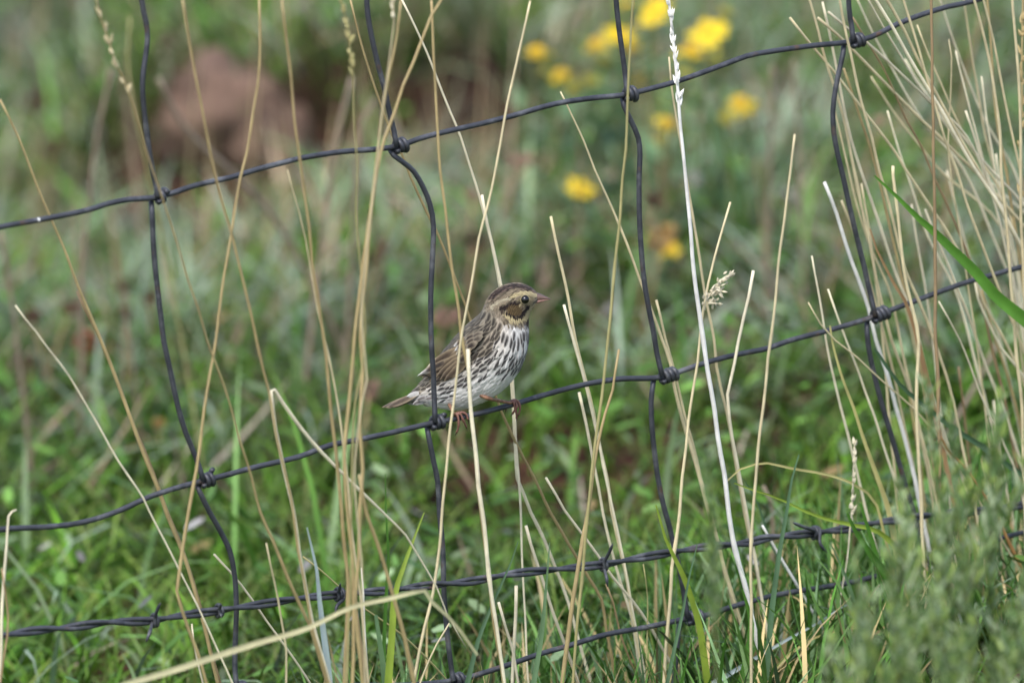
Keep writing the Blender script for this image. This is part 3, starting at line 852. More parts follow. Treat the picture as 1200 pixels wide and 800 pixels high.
stem([(225, 730), (228, 755), (236, 790)], [2.6, 3, 3.4], 'pale', 0.01, 'tiny pale straw below the left barb')
stem([(894, 616), (900, 626), (915, 652), (932, 682), (950, 712), (975, 750), (985, 775)], [4, 4.5, 4.5, 4], 'white', 0.015, 'whitish straw slanting beneath the barbed wire at right')
stem([(754, 660), (759, 700), (759, 740), (757, 797)], [1.8, 2.6, 3], 'olive', 0.0, 'thin yellow-green stalk hanging under the barbed wire left of the third stay')
stem([(710, 683), (718, 705), (726, 740), (738, 770), (748, 795)], [3, 3.2, 3.4], 'brown', 0.03, 'brown stalk between the central barb and the bottom wire')
# --- the thick stand of straw at right
stem([(925, 22), (952, 55), (975, 82), (1000, 115), (1025, 147), (1050, 180), (1061, 199), (1085, 235), (1107, 267), (1121, 292), (1140, 325), (1153, 355), (1175, 395), (1196, 440), (1220, 500)], [4, 4.5, 5, 5, 5], 'straw', 0.02,
     'long straw slanting down right, its tip left of the others at the top right')
stem([(959, 21), (982, 42), (1005, 65), (1035, 95), (1062, 122), (1087, 147), (1112, 172), (1138, 196), (1160, 220), (1180, 242), (1215, 282), (1250, 330)], [4.5, 5.5, 6, 6], 'straw', 0.03, 'thick straw slanting down right beneath the upper knot of the fourth stay')
stem([(971, 14), (995, 35), (1015, 50), (1040, 72), (1065, 95), (1090, 120), (1112, 142), (1137, 172), (1165, 203), (1200, 242), (1240, 300)], [4, 5, 5, 5], 'pale', 0.025, 'straw slanting down right just over the upper knot of the fourth stay')
stem([(1022, -12), (1027, 0), (1045, 30), (1062, 62), (1080, 92), (1100, 122), (1117, 155), (1142, 198), (1165, 232), (1182, 262), (1205, 302), (1240, 370)], [5, 6, 6.5, 6.5], 'pale', -0.03, 'left one of two thick parallel straws leaving the top edge over the upper wire')
stem([(1034, -12), (1039, 0), (1060, 37), (1075, 67), (1090, 97), (1107, 130), (1125, 162), (1145, 197), (1170, 240), (1200, 298), (1235, 372)], [5, 5.5, 6, 6], 'straw', -0.025, 'right one of two thick parallel straws leaving the top edge over the upper wire')
stem([(946, -12), (949, 0), (959, 37), (967, 67), (977, 100), (987, 135), (995, 165), (1002, 200), (1010, 242), (1020, 285), (1027, 325), (1035, 360), (1045, 398), (1060, 437), (1070, 470), (1082, 520), (1092, 560)], [4, 5, 5, 5.5, 5.5], 'straw', 0.02,
     'straw left of the fourth stay running down past its middle knot')
stem([(964, 2), (972, 37), (980, 80), (987, 117), (997, 162), (1008, 199), (1022, 237), (1037, 282), (1050, 322), (1060, 347), (1072, 382), (1077, 402), (1085, 435), (1095, 475), (1107, 507), (1120, 542), (1140, 590)], [4, 5, 5.5, 5.5, 5.5], 'pale', 0.035,
     'pale straw with a cut top left of the fourth stay at the top edge')
stem([(981, -12), (984, 0), (992, 45), (1000, 82), (1010, 120), (1022, 162), (1030, 199), (1042, 242), (1052, 282), (1062, 318), (1075, 348), (1085, 372), (1096, 402), (1108, 440), (1122, 490), (1132, 540)], [4.5, 5, 5, 5], 'straw', -0.02, 'straw crossing the front of the upper knot of the fourth stay')
stem([(989, 80), (1000, 115), (1012, 150), (1025, 190), (1036, 235), (1047, 285), (1058, 330), (1068, 370), (1078, 420), (1086, 480)], [4, 4.5, 4.5, 5], 'gold', 0.04, 'golden straw starting just below the upper knot of the fourth stay')
stem([(1000, 20), (1017, 50), (1035, 80), (1050, 110), (1062, 140), (1080, 172), (1093, 203), (1110, 240), (1122, 270), (1132, 293), (1138, 308), (1146, 340), (1158, 385), (1168, 430)], [3, 3.5, 4, 5.5, 5, 4], 'brown', 0.03, 'brown stem with a dark swollen joint above the big green blade')
stem([(1057, -12), (1060, 0), (1070, 35), (1082, 77), (1097, 125), (1107, 162), (1121, 199), (1132, 237), (1147, 275), (1160, 312), (1170, 338), (1185, 375), (1203, 420)], [4, 4.5, 5, 5.5], 'straw', -0.03, 'straw falling from the top edge across both wires near the right edge')
stem([(1091, -12), (1091, 0), (1092, 65), (1092, 100), (1094, 150), (1094, 198), (1096, 275), (1096, 350), (1097, 398), (1099, 450), (1099, 490), (1101, 540), (1102, 600)], [4.5, 5, 6, 6, 6], 'brown', -0.07, 'vertical brownish stem standing before the slanting straws at right')
stem([(1112, 46), (1115, 67), (1114, 107), (1112, 145), (1111, 172), (1116, 215), (1124, 265)], [2, 2.8, 3, 3], 'straw', 0.02, 'thin short straw with a pointed tip right of the vertical brownish stem')
stem([(1139, -12), (1142, 0), (1155, 50), (1164, 100), (1171, 150), (1173, 200), (1179, 250), (1182, 300), (1186, 350), (1190, 400), (1197, 475), (1199, 540), (1202, 610)], [4.5, 5, 5.5, 6, 6], 'straw', -0.05, 'tall straw near the right edge starting where the upper wire leaves the frame')
stem([(1149, -12), (1152, 0), (1165, 50), (1175, 100), (1185, 150), (1196, 200), (1210, 270), (1225, 350)], [4, 4.5, 5], 'straw', -0.045, 'straw slanting out of the right edge above the green blade')
stem([(1157, -12), (1157, 0), (1162, 55), (1165, 112), (1170, 155), (1180, 199), (1187, 250), (1195, 300), (1201, 350), (1208, 420)], [4, 4.5, 5, 5], 'gold', 0.03, 'golden upright straw third from the right edge at the top')
stem([(1187, -12), (1187, 0), (1190, 50), (1195, 112), (1196, 200), (1198, 290), (1203, 400), (1210, 500)], [4.5, 5, 5, 5], 'straw', -0.05, 'upright straw hugging the right edge at the top')
stem([(1200, -30), (1199, 10), (1198, 60), (1197, 130), (1197, 190), (1196, 250), (1203, 340), (1210, 460)], [3, 3.5, 4, 4], 'gold', -0.02, 'stem with a golden seed spike against the right edge', seed=(-40, 235, 2, 0.007, 0.0013, 'gold'))
stem([(1132, 130), (1142, 162), (1152, 195), (1161, 222), (1172, 262), (1184, 315), (1196, 380)], [4, 4.5, 4.5], 'pale', 0.0, 'short pale straw ending below the crossing of the slanting straws')
stem([(966, 214), (980, 250), (992, 287), (1005, 325), (1017, 362), (1026, 399), (1040, 440), (1050, 475), (1062, 520), (1072, 560), (1080, 600)], [5.5, 6, 6.5, 7, 7], 'white', 0.03, 'broad whitish straw passing behind the middle knot of the fourth stay')
stem([(986, 235), (1000, 270), (1012, 305), (1022, 340), (1032, 380), (1045, 430), (1056, 480)], [4, 4.5, 4.5], 'straw', 0.05, 'short straw tucked behind the fourth stay above the middle knot')
stem([(952, 300), (959, 340), (964, 375), (968, 400), (977, 442), (985, 477), (995, 515), (1002, 542), (1010, 575), (1017, 605), (1026, 640)], [2.6, 4, 4.5, 5, 5], 'pale', 0.02, 'slim pale straw crossing the middle wire left of the fourth stay')
stem([(970, 339), (980, 367), (992, 400), (1005, 435), (1015, 462), (1025, 487), (1035, 520), (1045, 550), (1056, 584), (1066, 620)], [3, 4, 4.5, 5], 'pale', 0.015, 'pale straw just left of the fourth stay starting at the middle wire')
stem([(947, 355), (962, 380), (979, 399), (1005, 420), (1030, 442), (1050, 460), (1070, 477), (1095, 505), (1118, 540)], [2.4, 3, 3.4, 3.6], 'straw', -0.012, 'thin straw slanting across the fourth stay below the middle wire')
stem([(1085, 245), (1100, 282), (1112, 312), (1122, 340), (1135, 370), (1145, 398), (1157, 432), (1170, 462), (1182, 495), (1195, 535), (1206, 580)], [4, 5, 5.5, 5.5], 'pale', 0.025, 'pale straw running down right from behind the vertical brownish stem')
stem([(1047, 195), (1047, 205), (1052, 250), (1057, 295), (1062, 330), (1070, 365), (1076, 400), (1075, 450), (1075, 500), (1078, 560)], [5, 5.5, 6, 6], 'straw', -0.03, 'upright straw crossing the middle wire just right of its last knot')
stem([(1100, 354), (1112, 375), (1125, 399), (1137, 427), (1147, 457), (1162, 490), (1175, 517), (1186, 542), (1196, 575)], [2.5, 3.5, 4, 4], 'pale', -0.02, 'curved pale straw starting under the middle wire near the right edge')
stem([(1140, 322), (1146, 350), (1160, 380), (1172, 405), (1177, 412), (1190, 428), (1212, 460)], [4, 4.5, 4.5], 'pale', 0.01, 'pale straw bending out of the right edge below the green blade')
stem([(1150, 340), (1160, 375), (1168, 402), (1180, 437), (1190, 475), (1198, 510), (1206, 560)], [4, 5, 5], 'gold', 0.04, 'golden straw at right edge below the middle wire')
stem([(1002, 522), (1000, 560), (999, 600), (996, 622), (992, 662), (986, 700), (982, 740)], [2.5, 3, 3, 3], 'pale', -0.02, 'drooping seed head on a thin stalk before the barbed wire at right', seed=(520, 605, 3, 0.006, 0.0014, 'pale'))
stem([(1095, 500), (1110, 525), (1130, 547), (1145, 567), (1165, 599), (1180, 630)], [4, 5, 6, 5], 'orange', -0.03, 'orange-brown stem slanting to the right end of the barbed wire')
stem([(1122, 560), (1130, 590), (1138, 620), (1144, 650)], [3, 5, 5], 'brown', 0.0, 'brown stalk crossing the right end of the barbed wire')
stem([(1109, 600), (1108, 622), (1105, 645), (1104, 680)], [2, 3, 3], 'brown', -0.03, 'thin brown stalk above the white dead leaf at lower right')
for i, (x, y, dx, lab) in enumerate(((1010, 215, 30, 'straw half hidden among the thick stand right of the fourth stay'), (1068, 240, 34, 'straw between the two crossings of the thick stand at right'),
                                     (1124, 430, 22, 'straw rising from the feathery plants below the middle wire'), (1060, 420, 30, 'straw leaning right behind the feathery plants under the last knot'),
                                     (1165, 470, 18, 'straw close to the right edge over the barbed wire'))):
    stem([(x, y), (x + dx * 0.3, y + 60), (x + dx * 0.7, y + 150), (x + dx, y + 240)], [3.5, 4.5, 5], ('straw', 'pale', 'brown', 'gold', 'pale')[i], 0.06 + 0.02 * i, lab)
for i, (x, y, dx, dy, lab) in enumerate(((1012, -10, 120, 170, 'thin straw parallel to the two thick ones at the top right'), (1075, 30, 95, 190, 'thin straw starting right of the upper wire bend'),
                                         (1120, 60, 60, 200, 'thin straw falling to the right edge above the green blade'), (1150, 90, 40, 220, 'steep straw beside the right edge under the wire end'),
                                         (975, 120, 70, 230, 'steep straw crossing the fourth stay below its upper knot'), (1040, 130, 80, 210, 'straw through the middle of the crossing fan at right'),
                                         (1168, 180, 30, 200, 'steep short straw above the middle wire at the right edge'), (1128, -10, 45, 240, 'tall thin straw over the end of the upper wire'),
                                         (1000, -10, 130, 210, 'straw slanting from the top edge just right of the fourth stay'), (1098, -10, 90, 210, 'straw leaving the top edge right of the vertical brownish stem'),
                                         (1020, 90, 140, 160, 'flat-lying straw crossing the middle of the fan at right'), (1060, 70, 150, 190, 'straw crossing the fan to the right edge above the green blade'),
                                         (1110, 200, 60, 190, 'straw beneath the green blade near the right edge'), (1050, 300, 50, 200, 'straw crossing the middle wire right of its last knot'))):
    stem([(x, y), (x + dx * 0.28, y + dy * 0.35), (x + dx * 0.6, y + dy * 0.7), (x + dx, y + dy), (x + dx * 1.25, y + dy * 1.35)], [2.8, 4, 4.5, 4.5], ('pale', 'straw', 'pale')[i % 3], 0.02 + 0.012 * i, lab)
# fluffy tuft on the straw beyond the white stem
tuft_stem = [o for o in col.objects if o.get('label', '').startswith('straw with a small fluffy')][0]
parts = []
rs = random.Random(3)
for (x0, y0, x1, y1, k) in ((830, 347, 856, 321, 46), (836, 340, 845, 343, 14), (828, 352, 844, 357, 16), (826, 362, 828, 345, 10)):
    for i in range(k):
        t = rs.random()
        p = np.array(at_fence(x0 + (x1 - x0) * t + rs.gauss(0, 2.2), y0 + (y1 - y0) * t + rs.gauss(0, 2.0), -0.022 + rs.gauss(0, 0.002)))
        d = np.array((x1 - x0 + rs.gauss(0, 14), rs.gauss(0, 10), -(y1 - y0) + rs.gauss(0, 14)), float)
        parts.append(spikelet(p, d, 0.004 * rs.uniform(0.7, 1.3), 0.0009, rs.random()))
    parts.append(tube(np.array([at_fence(x0, y0, -0.021), at_fence((x0 + x1) / 2, (y0 + y1) / 2 - 1, -0.022), at_fence(x1, y1, -0.022)]), 0.0005, 5))
V, F = join(parts)
mesh_obj('seed_head', V, F, M['pale'], tuft_stem, smooth=False)

# --- blades
leaf([(1024, 206), (1050, 230), (1075, 255), (1095, 272), (1120, 297), (1145, 322), (1165, 345), (1185, 362), (1215, 388), (1260, 440)], [2, 11, 16, 20, 24, 26, 26], 'bright', -0.06, 'broad bright green blade slanting across the straw at right', root=True, fold=0.3)
leaf([(644, 635), (640, 682), (635, 740), (626, 797), (622, 820)], [1, 5, 8, 11], 'glaucous', -0.05, 'grey-green blade standing before the barbed wire below the bird foot', root=True)
leaf([(768, 592), (772, 604), (780, 630), (795, 662), (805, 687), (815, 717), (822, 745), (828, 790)], [1.5, 6, 8, 9, 10], 'yellowgreen', -0.05, 'bright green blade curving over the lower third stay', root=True)
leaf([(817, 637), (807, 682), (800, 720), (790, 760), (782, 800)], [1, 4, 6, 7], 'teal', -0.06, 'slim bluish blade crossing the bottom knot of the third stay', root=True)
leaf([(497, 600), (485, 632), (472, 667), (462, 700), (459, 750), (455, 800)], [1, 7, 9, 8, 8], 'yellowgreen', -0.08, 'yellow-green blade crossing the barbed wire left of the second stay', root=True)
leaf([(452, 555), (453, 600), (455, 650), (452, 700), (450, 760)], [1, 4, 5, 5], 'green', -0.05, 'narrow green blade standing upright left of the second stay', root=True)
leaf([(440, 720), (445, 755), (450, 797), (452, 820)], [4, 8, 9, 8], 'glaucous', -0.07, 'short blunt green blade at the bottom left of centre', root=True)
leaf([(360, 617), (366, 642), (371, 667), (374, 705), (380, 750), (383, 775), (386, 810)], [1.5, 6, 8, 9, 11, 11], 'silver', -0.09, 'pale bluish blade standing before the wrapped barb', root=True, turn=0.3)
leaf([(560, 768), (540, 740), (525, 722), (507, 705), (498, 691), (450, 702), (412, 712), (362, 735), (300, 754), (212, 782), (147, 802), (60, 832)], [3, 4, 5, 5, 6, 7, 7, 7, 7, 7], 'paleleaf', -0.25, 'long straw-coloured blade lying slantwise across the bottom left', root=False, fold=0.25)
leaf([(607, 633), (600, 655), (587, 687), (572, 720), (560, 750), (550, 790)], [1, 4, 7, 8, 8], 'teal', -0.08, 'soft bluish blade leaning right at the bottom centre', root=True)
leaf([(972, 382), (975, 400), (987, 442), (1000, 477), (1010, 507), (1020, 535), (1032, 570), (1041, 598), (1050, 640)], [2, 3, 4, 6, 9, 10, 9], 'goldleaf', -0.01, 'golden yellow dying blade left of the lower fourth stay', root=True)
leaf([(1019, 268), (1027, 292), (1037, 312), (1047, 332), (1060, 352), (1070, 380), (1080, 420)], [2, 5, 6, 6, 4, 3], 'rust', -0.01, 'rusty orange dried blade just above the last middle knot', root=True)
leaf([(1025, 408), (1040, 430), (1055, 450), (1085, 477), (1115, 500), (1150, 522), (1175, 542), (1205, 562), (1250, 610)], [3, 6, 7, 7, 7, 7], 'teal', -0.02, 'dark bluish blade slanting from the last middle knot to the right edge', root=True)
leaf([(852, 564), (867, 550), (885, 544), (900, 542), (937, 550), (972, 557), (997, 565), (1017, 577), (1028, 592), (1036, 625)], [1.5, 3, 3, 3.4, 3.4, 3], 'goldleaf', -0.02, 'thin arching pale blade above the right end of the barbed wire', root=True)
leaf([(861, 566), (877, 572), (900, 579), (920, 587), (945, 599), (967, 607), (1000, 615), (1030, 623), (1060, 650)], [1.5, 3, 5, 7, 8, 7, 6], 'yellowgreen', -0.03, 'yellow-green blade drooping over the barbed wire at right', root=True)
leaf([(936, 532), (927, 562), (922, 598), (915, 637), (910, 675), (904, 725), (900, 765)], [1.5, 4, 6, 7, 7, 8], 'teal', -0.06, 'bluish-green upright blade crossing the barbed wire before the last barb', root=True)
leaf([(997, 706), (980, 715), (957, 730), (925, 747), (902, 760), (850, 792), (815, 812)], [1, 4, 7, 9, 10, 9], 'silver', -0.02, 'shiny silvery blade lying slantwise under the bottom wire at right', root=True)
leaf([(1007, 735), (987, 739), (955, 747), (930, 762), (910, 782), (900, 800)], [1, 3, 4, 4.5, 5], 'goldleaf', -0.03, 'arched straw-coloured blade near the bottom right of centre', root=True)
leaf([(993, 602), (1001, 620), (1012, 637), (1025, 655), (1042, 676), (1060, 710)], [3, 9, 11, 11, 10], 'green', -0.05, 'broad green blade crossing the barbed wire beside the feathery plants', root=True)
leaf([(1008, 590), (1014, 610), (1022, 634), (1030, 665)], [3, 8, 9, 8], 'green', -0.045, 'second green blade close beside the feathery plants over the barbed wire', root=True)
leaf([(973, 635), (985, 662), (995, 687), (1003, 710), (1010, 745)], [1, 4, 5, 6], 'glaucous', -0.05, 'thin green blade leaning right over the bottom wire', root=True)
leaf([(1009, 671), (1009, 700), (1010, 730), (1011, 760)], [2, 5, 6, 6], 'green', -0.06, 'upright green blade rising through the bottom wire at right', root=True)
leaf([(1105, 644), (1110, 665), (1115, 685), (1120, 712), (1123, 750)], [5, 9, 8, 6, 4], 'dead', -0.04, 'white dead leaf standing at lower right above the feathery plants', root=True, fold=0.6, turn=0.5, name='dead_leaf', cat='leaf')
leaf([(1088, 778), (1095, 765), (1104, 751), (1115, 747), (1124, 762), (1130, 787), (1134, 820)], [2, 6, 9, 10, 10, 8], 'dead', -0.09, 'curled tan dead leaf at the bottom right', root=True, fold=0.6, turn=0.6, name='dead_leaf', cat='leaf')
leaf([(1160, 480), (1150, 520), (1148, 560), (1150, 610)], [1, 5, 7, 8], 'green', 0.02, 'narrow green blade upright behind the dark bluish blade at right', root=True)
leaf([(1170, 540), (1176, 570), (1170, 600), (1166, 640)], [1, 5, 7, 8], 'green', -0.03, 'green blade before the right end of the barbed wire', root=True)
leaf([(870, 560), (888, 590), (905, 640), (925, 670), (940, 690)], [1, 4, 5, 5], 'teal', 0.04, 'thin bluish blade slanting behind the barbed wire left of the last barb', root=True)
leaf([(870, 690), (880, 730), (876, 770), (868, 805)], [2, 9, 12, 12], 'green', -0.05, 'broad dark green blade at the bottom right of the third stay', root=True)

# ordinary grass at the fence's foot, too thick to count
def fence_grass(n):
    px = rng.uniform(-120, 1320, n)
    off = rng.uniform(-0.12, 0.22, n)
    x = np.array([at_fence(a, 800, o).x for a, o in zip(px, off)])
    y = YAW * x + off
    k = sstep(150, 520, px) * 0.7 + 0.3 + 0.3 * sstep(820, 960, px) - 0.3 * sstep(1030, 1120, px)
    L = rng.uniform(0.03, 0.085, n) * k + 0.02
    W = rng.uniform(0.0018, 0.0042, n)
    az = rng.uniform(0, 2 * math.pi, n)
    c0 = palette(n, [(70, 110, 40), (92, 128, 60), (104, 132, 90), (178, 158, 112)], [3, 3, 2, 1.6])
    root = np.stack([x, y, ground(x, y) - 0.004], -1)
    V, F, C = blade_mesh(root, L, W, az, rng.uniform(0.0, 0.45, n), rng.uniform(0.1, 1.0, n), c0, c0 * 1.15, 5, rng.normal(0, 0.6, n))
    o = mesh_obj('fence_grass', V, F, M['turf'], colors=C)
    tag(o, 'green grass tangled with dry straw along the foot of the fence', 'grass', kind='stuff')
fence_grass(3200)

# ------------------------------------------------------------------ the bird (streaked sparrow on the perch wire)
BY0 = -0.008                                   # depth of its body at photo column 565
BYAW = 0.30
def b_depth(px):
    return BY0 + (565 - min(px, 592)) * PXM * BYAW
def bp(px, py, dy=0.0):                        # photo pixel -> point in the bird's middle plane, dy metres behind it
    return np.array(at_y(px, py, b_depth(px) + dy))

RINGS = [  # top(x,y), bottom(x,y), half width px
    ((482, 460), (484, 468), 4), ((489, 453), (493, 471), 9), ((497, 444), (503, 475), 15), ((508, 429), (519, 478), 22), ((519, 414), (538, 479), 28), ((531, 400), (558, 473), 33),
    ((541, 389), (578, 463), 35.5), ((551, 380), (596, 448), 36), ((558, 374), (609, 430), 34), ((564, 368), (616, 412), 30), ((567, 362), (619, 395), 25.5),
    ((569.5, 355), (619, 382), 22), ((573, 348), (619, 374), 20.5), ((580, 340.5), (620, 367), 19.8), ((590, 335), (622, 362), 19), ((600, 332.3), (624.5, 358.3), 17.5),
    ((610, 332.3), (626.5, 356.3), 15), ((619, 335.3), (627.8, 355.2), 11.5), ((625.5, 339.3), (628.8, 354.2), 8), ((629, 342.6), (629.6, 353), 5.2)]
RT = spline([r[0] for r in RINGS], 1.6)
_n = 150
def resample(vals):
    v = np.array(vals, float)
    if v.ndim == 1: v = v[:, None]
    s = np.linspace(0, len(v) - 1, _n)
    out = []
    for q in s:
        i = min(int(q), len(v) - 2); t = q - i
        a, b, c, d = v[max(i - 1, 0)], v[i], v[i + 1], v[min(i + 2, len(v) - 1)]
        out.append(0.5 * ((2 * b) + (c - a) * t + (2 * a - 5 * b + 4 * c - d) * t * t + (3 * b - a - 3 * c + d) * t ** 3))
    return np.array(out)
bt, bb, bw = resample([r[0] for r in RINGS]), resample([r[1] for r in RINGS]), resample([r[2] for r in RINGS])[:, 0]
def head_f(i):                                 # 0 on the body, 1 on the head
    return float(sstep(9.0, 13.0, i * (len(RINGS) - 1) / (_n - 1)))
def b_surf(i, phi):
    """surface point, photo-profile coordinates; i ring (float), phi 0 back .. pi belly, + towards the camera"""
    i = min(max(i, 0), _n - 1.001)
    k = int(i); t = i - k
    top, bot, w = bt[k] * (1 - t) + bt[k + 1] * t, bb[k] * (1 - t) + bb[k + 1] * t, bw[k] * (1 - t) + bw[k + 1] * t
    c, h = (top + bot) / 2, (top - bot) / 2
    yaw = 0.30 * (1 - head_f(i)) + 0.06 * head_f(i)
    cs, sn = math.cos(phi), math.sin(phi)
    sn2 = math.copysign(abs(sn) ** 0.9, sn)
    prof = c + h * cs
    cen = np.array(at_y(c[0], c[1], b_depth(c[0])))
    H = np.array(at_y(c[0] + h[0], c[1] + h[1], b_depth(c[0]))) - cen
    Wd = np.array((math.sin(yaw) * 0.55, -math.cos(yaw), 0.0)) * w * PXM
    return cen + H * cs + Wd * sn2, prof

def head_t(i, phi, prof):                      # how far this place wears the head's pattern
    k = i * (len(RINGS) - 1) / (_n - 1)
    f = float(sstep(9.8, 11.6, k))
    if abs(phi) / math.pi > 0.4 and k > 8.5:
        f = max(f, float(sstep(10.0, 10.6, k))) * float(sstep(384, 375, prof[1])) if prof[1] > 375 else 1.0
    return f
def seg_d(p, poly):
    p = np.array(p); best = 1e9
    for a, b in zip(poly[:-1], poly[1:]):
        a, b = np.array(a, float), np.array(b, float)
        t = np.clip(np.dot(p - a, b - a) / max(1e-9, np.dot(b - a, b - a)), 0, 1)
        best = min(best, np.linalg.norm(p - a - (b - a) * t))
    return best
def L_(c): return np.array(lin(c))
BUFF, CREAM, DARK, MIDB, GREYB, WHITE = L_((168, 154, 118)), L_((186, 176, 150)), L_((44, 35, 33)), L_((128, 106, 78)), L_((122, 110, 92)), L_((222, 218, 212))
rb = random.Random(5)
def fuzz(d, w, soft=0.8):                      # 1 inside a stripe, 0 outside
    return float(np.clip((w - d) / soft + 0.5, 0, 1))
def head_color(x, y, lat):
    c = GREYB * 0.9
    st = 0.5 + 0.5 * math.sin((y * 0.9 + x * 0.55) * 1.25 + 2.0 * mnoise.noise(Vector((x * 0.12, y * 0.12, 3))))
    c = c * (0.5 + 0.85 * st)                                                             # nape streaks
    f = fuzz(seg_d((x, y), [(628, 342), (619, 335.5), (609, 332), (598, 333), (586, 338), (577, 345)]), 3.0, 1.6)
    crown = L_((54, 44, 39)) * (0.7 + 2.2 * max(0, math.sin(lat * 22 + x * 0.12)) ** 3)
    if abs(lat) < 0.07: crown = L_((140, 130, 108))
    c = c * (1 - f) + crown * f
    f = fuzz(seg_d((x, y), [(628, 345), (622, 342), (615, 340.2), (606, 341.5), (598, 344.5), (588, 347.5), (580, 352), (574, 357)]), 1.9 if x > 600 else 1.6)
    c = c * (1 - f) + (BUFF if x > 600 else CREAM * 0.72) * f
    f = fuzz(math.hypot((x - 622.5) / 4.5, (y - 349.5) / 5) * 4, 4); c = c * (1 - 0.7 * f) + L_((140, 126, 96)) * 0.7 * f
    f = fuzz(seg_d((x, y), [(610, 349), (601, 350.5), (593, 353.5), (585, 358)]), 2.2); c = c * (1 - f) + DARK * 0.9 * f
    f = fuzz(math.hypot((x - 604) / 9.5, (y - 357) / 6.4) * 6, 6, 1.2); c = c * (1 - f) + L_((92, 76, 52)) * f
    f = fuzz(seg_d((x, y), [(594, 361), (599, 365), (606, 366.6), (612, 363.5), (618, 357.5), (621.5, 354.5)]), 2.4); c = c * (1 - f) + DARK * 0.8 * f
    f = fuzz(seg_d((x, y), [(626.5, 356.5), (620, 362.5), (613, 369), (606, 371), (598, 369), (590, 364)]), 2.9); c = c * (1 - f) + BUFF * 1.02 * f
    f = fuzz(seg_d((x, y), [(627, 360.5), (620.5, 369), (614, 379)]), 2.6); c = c * (1 - f) + DARK * 0.9 * f
    f = fuzz(math.hypot(x - 614.6, y - 347.8), 5.6, 0.8); c = c * (1 - f) + BUFF * 0.95 * f
    return c

def zone(i, phi, prof):
    """how this place of the body is feathered: (edge colour, centre colour, streak strength)"""
    x, y = prof
    a = abs(phi)                               # 0 back, pi belly
    rel = a / math.pi
    # belly line: clean below it
    k = i / (_n - 1) * (len(RINGS) - 1)
    if rel < 0.30:
        return L_((142, 133, 116)), L_((36, 31, 30)), 0.95                                # mantle
    if rel < 0.40:
        return L_((164, 152, 134)), L_((40, 34, 33)), 0.95
    clean = 0.64 - 0.06 * float(sstep(3.5, 5.0, k))
    clean = clean + 0.45 * float(sstep(6.8, 9.0, k))
    if rel < clean:
        warm = float(sstep(0.62, 0.42, rel))
        return WHITE * (1 - 0.4 * warm) + L_((176, 158, 130)) * 0.4 * warm, L_((36, 31, 34)), 1.0
    return WHITE, WHITE * 0.92, 0.0

bird = thing('sparrow', Vector(at_fence(560, 484)), 'small streaked brown sparrow perched on the middle fence wire facing right', 'bird')
# body: one continuous surface
nph = 72
Vb, Cb_ = [], []
for i in range(_n):
    for j in range(nph):
        ph = -math.pi + 2 * math.pi * j / nph
        p, prof = b_surf(i, ph)
        Vb.append(p)
        hf = head_t(i, ph, prof)
        e, c, s = zone(i, ph, prof)
        body_c = e * (1 - 0.35 * s) + c * 0.35 * s
        Cb_.append(body_c * (1 - hf) + head_color(prof[0], prof[1], math.sin(ph)) * hf if hf > 0 else body_c)
Fb = []
for i in range(_n - 1):
    for j in range(nph):
        k = (j + 1) % nph
        Fb.append((i * nph + j, i * nph + k, (i + 1) * nph + k, (i + 1) * nph + j))
Fb.append(tuple(range(nph))); Fb.append(tuple((_n - 1) * nph + j for j in range(nph))[::-1])
mesh_obj('body', Vb, Fb, M['plumage'], bird, colors=np.array(Cb_))

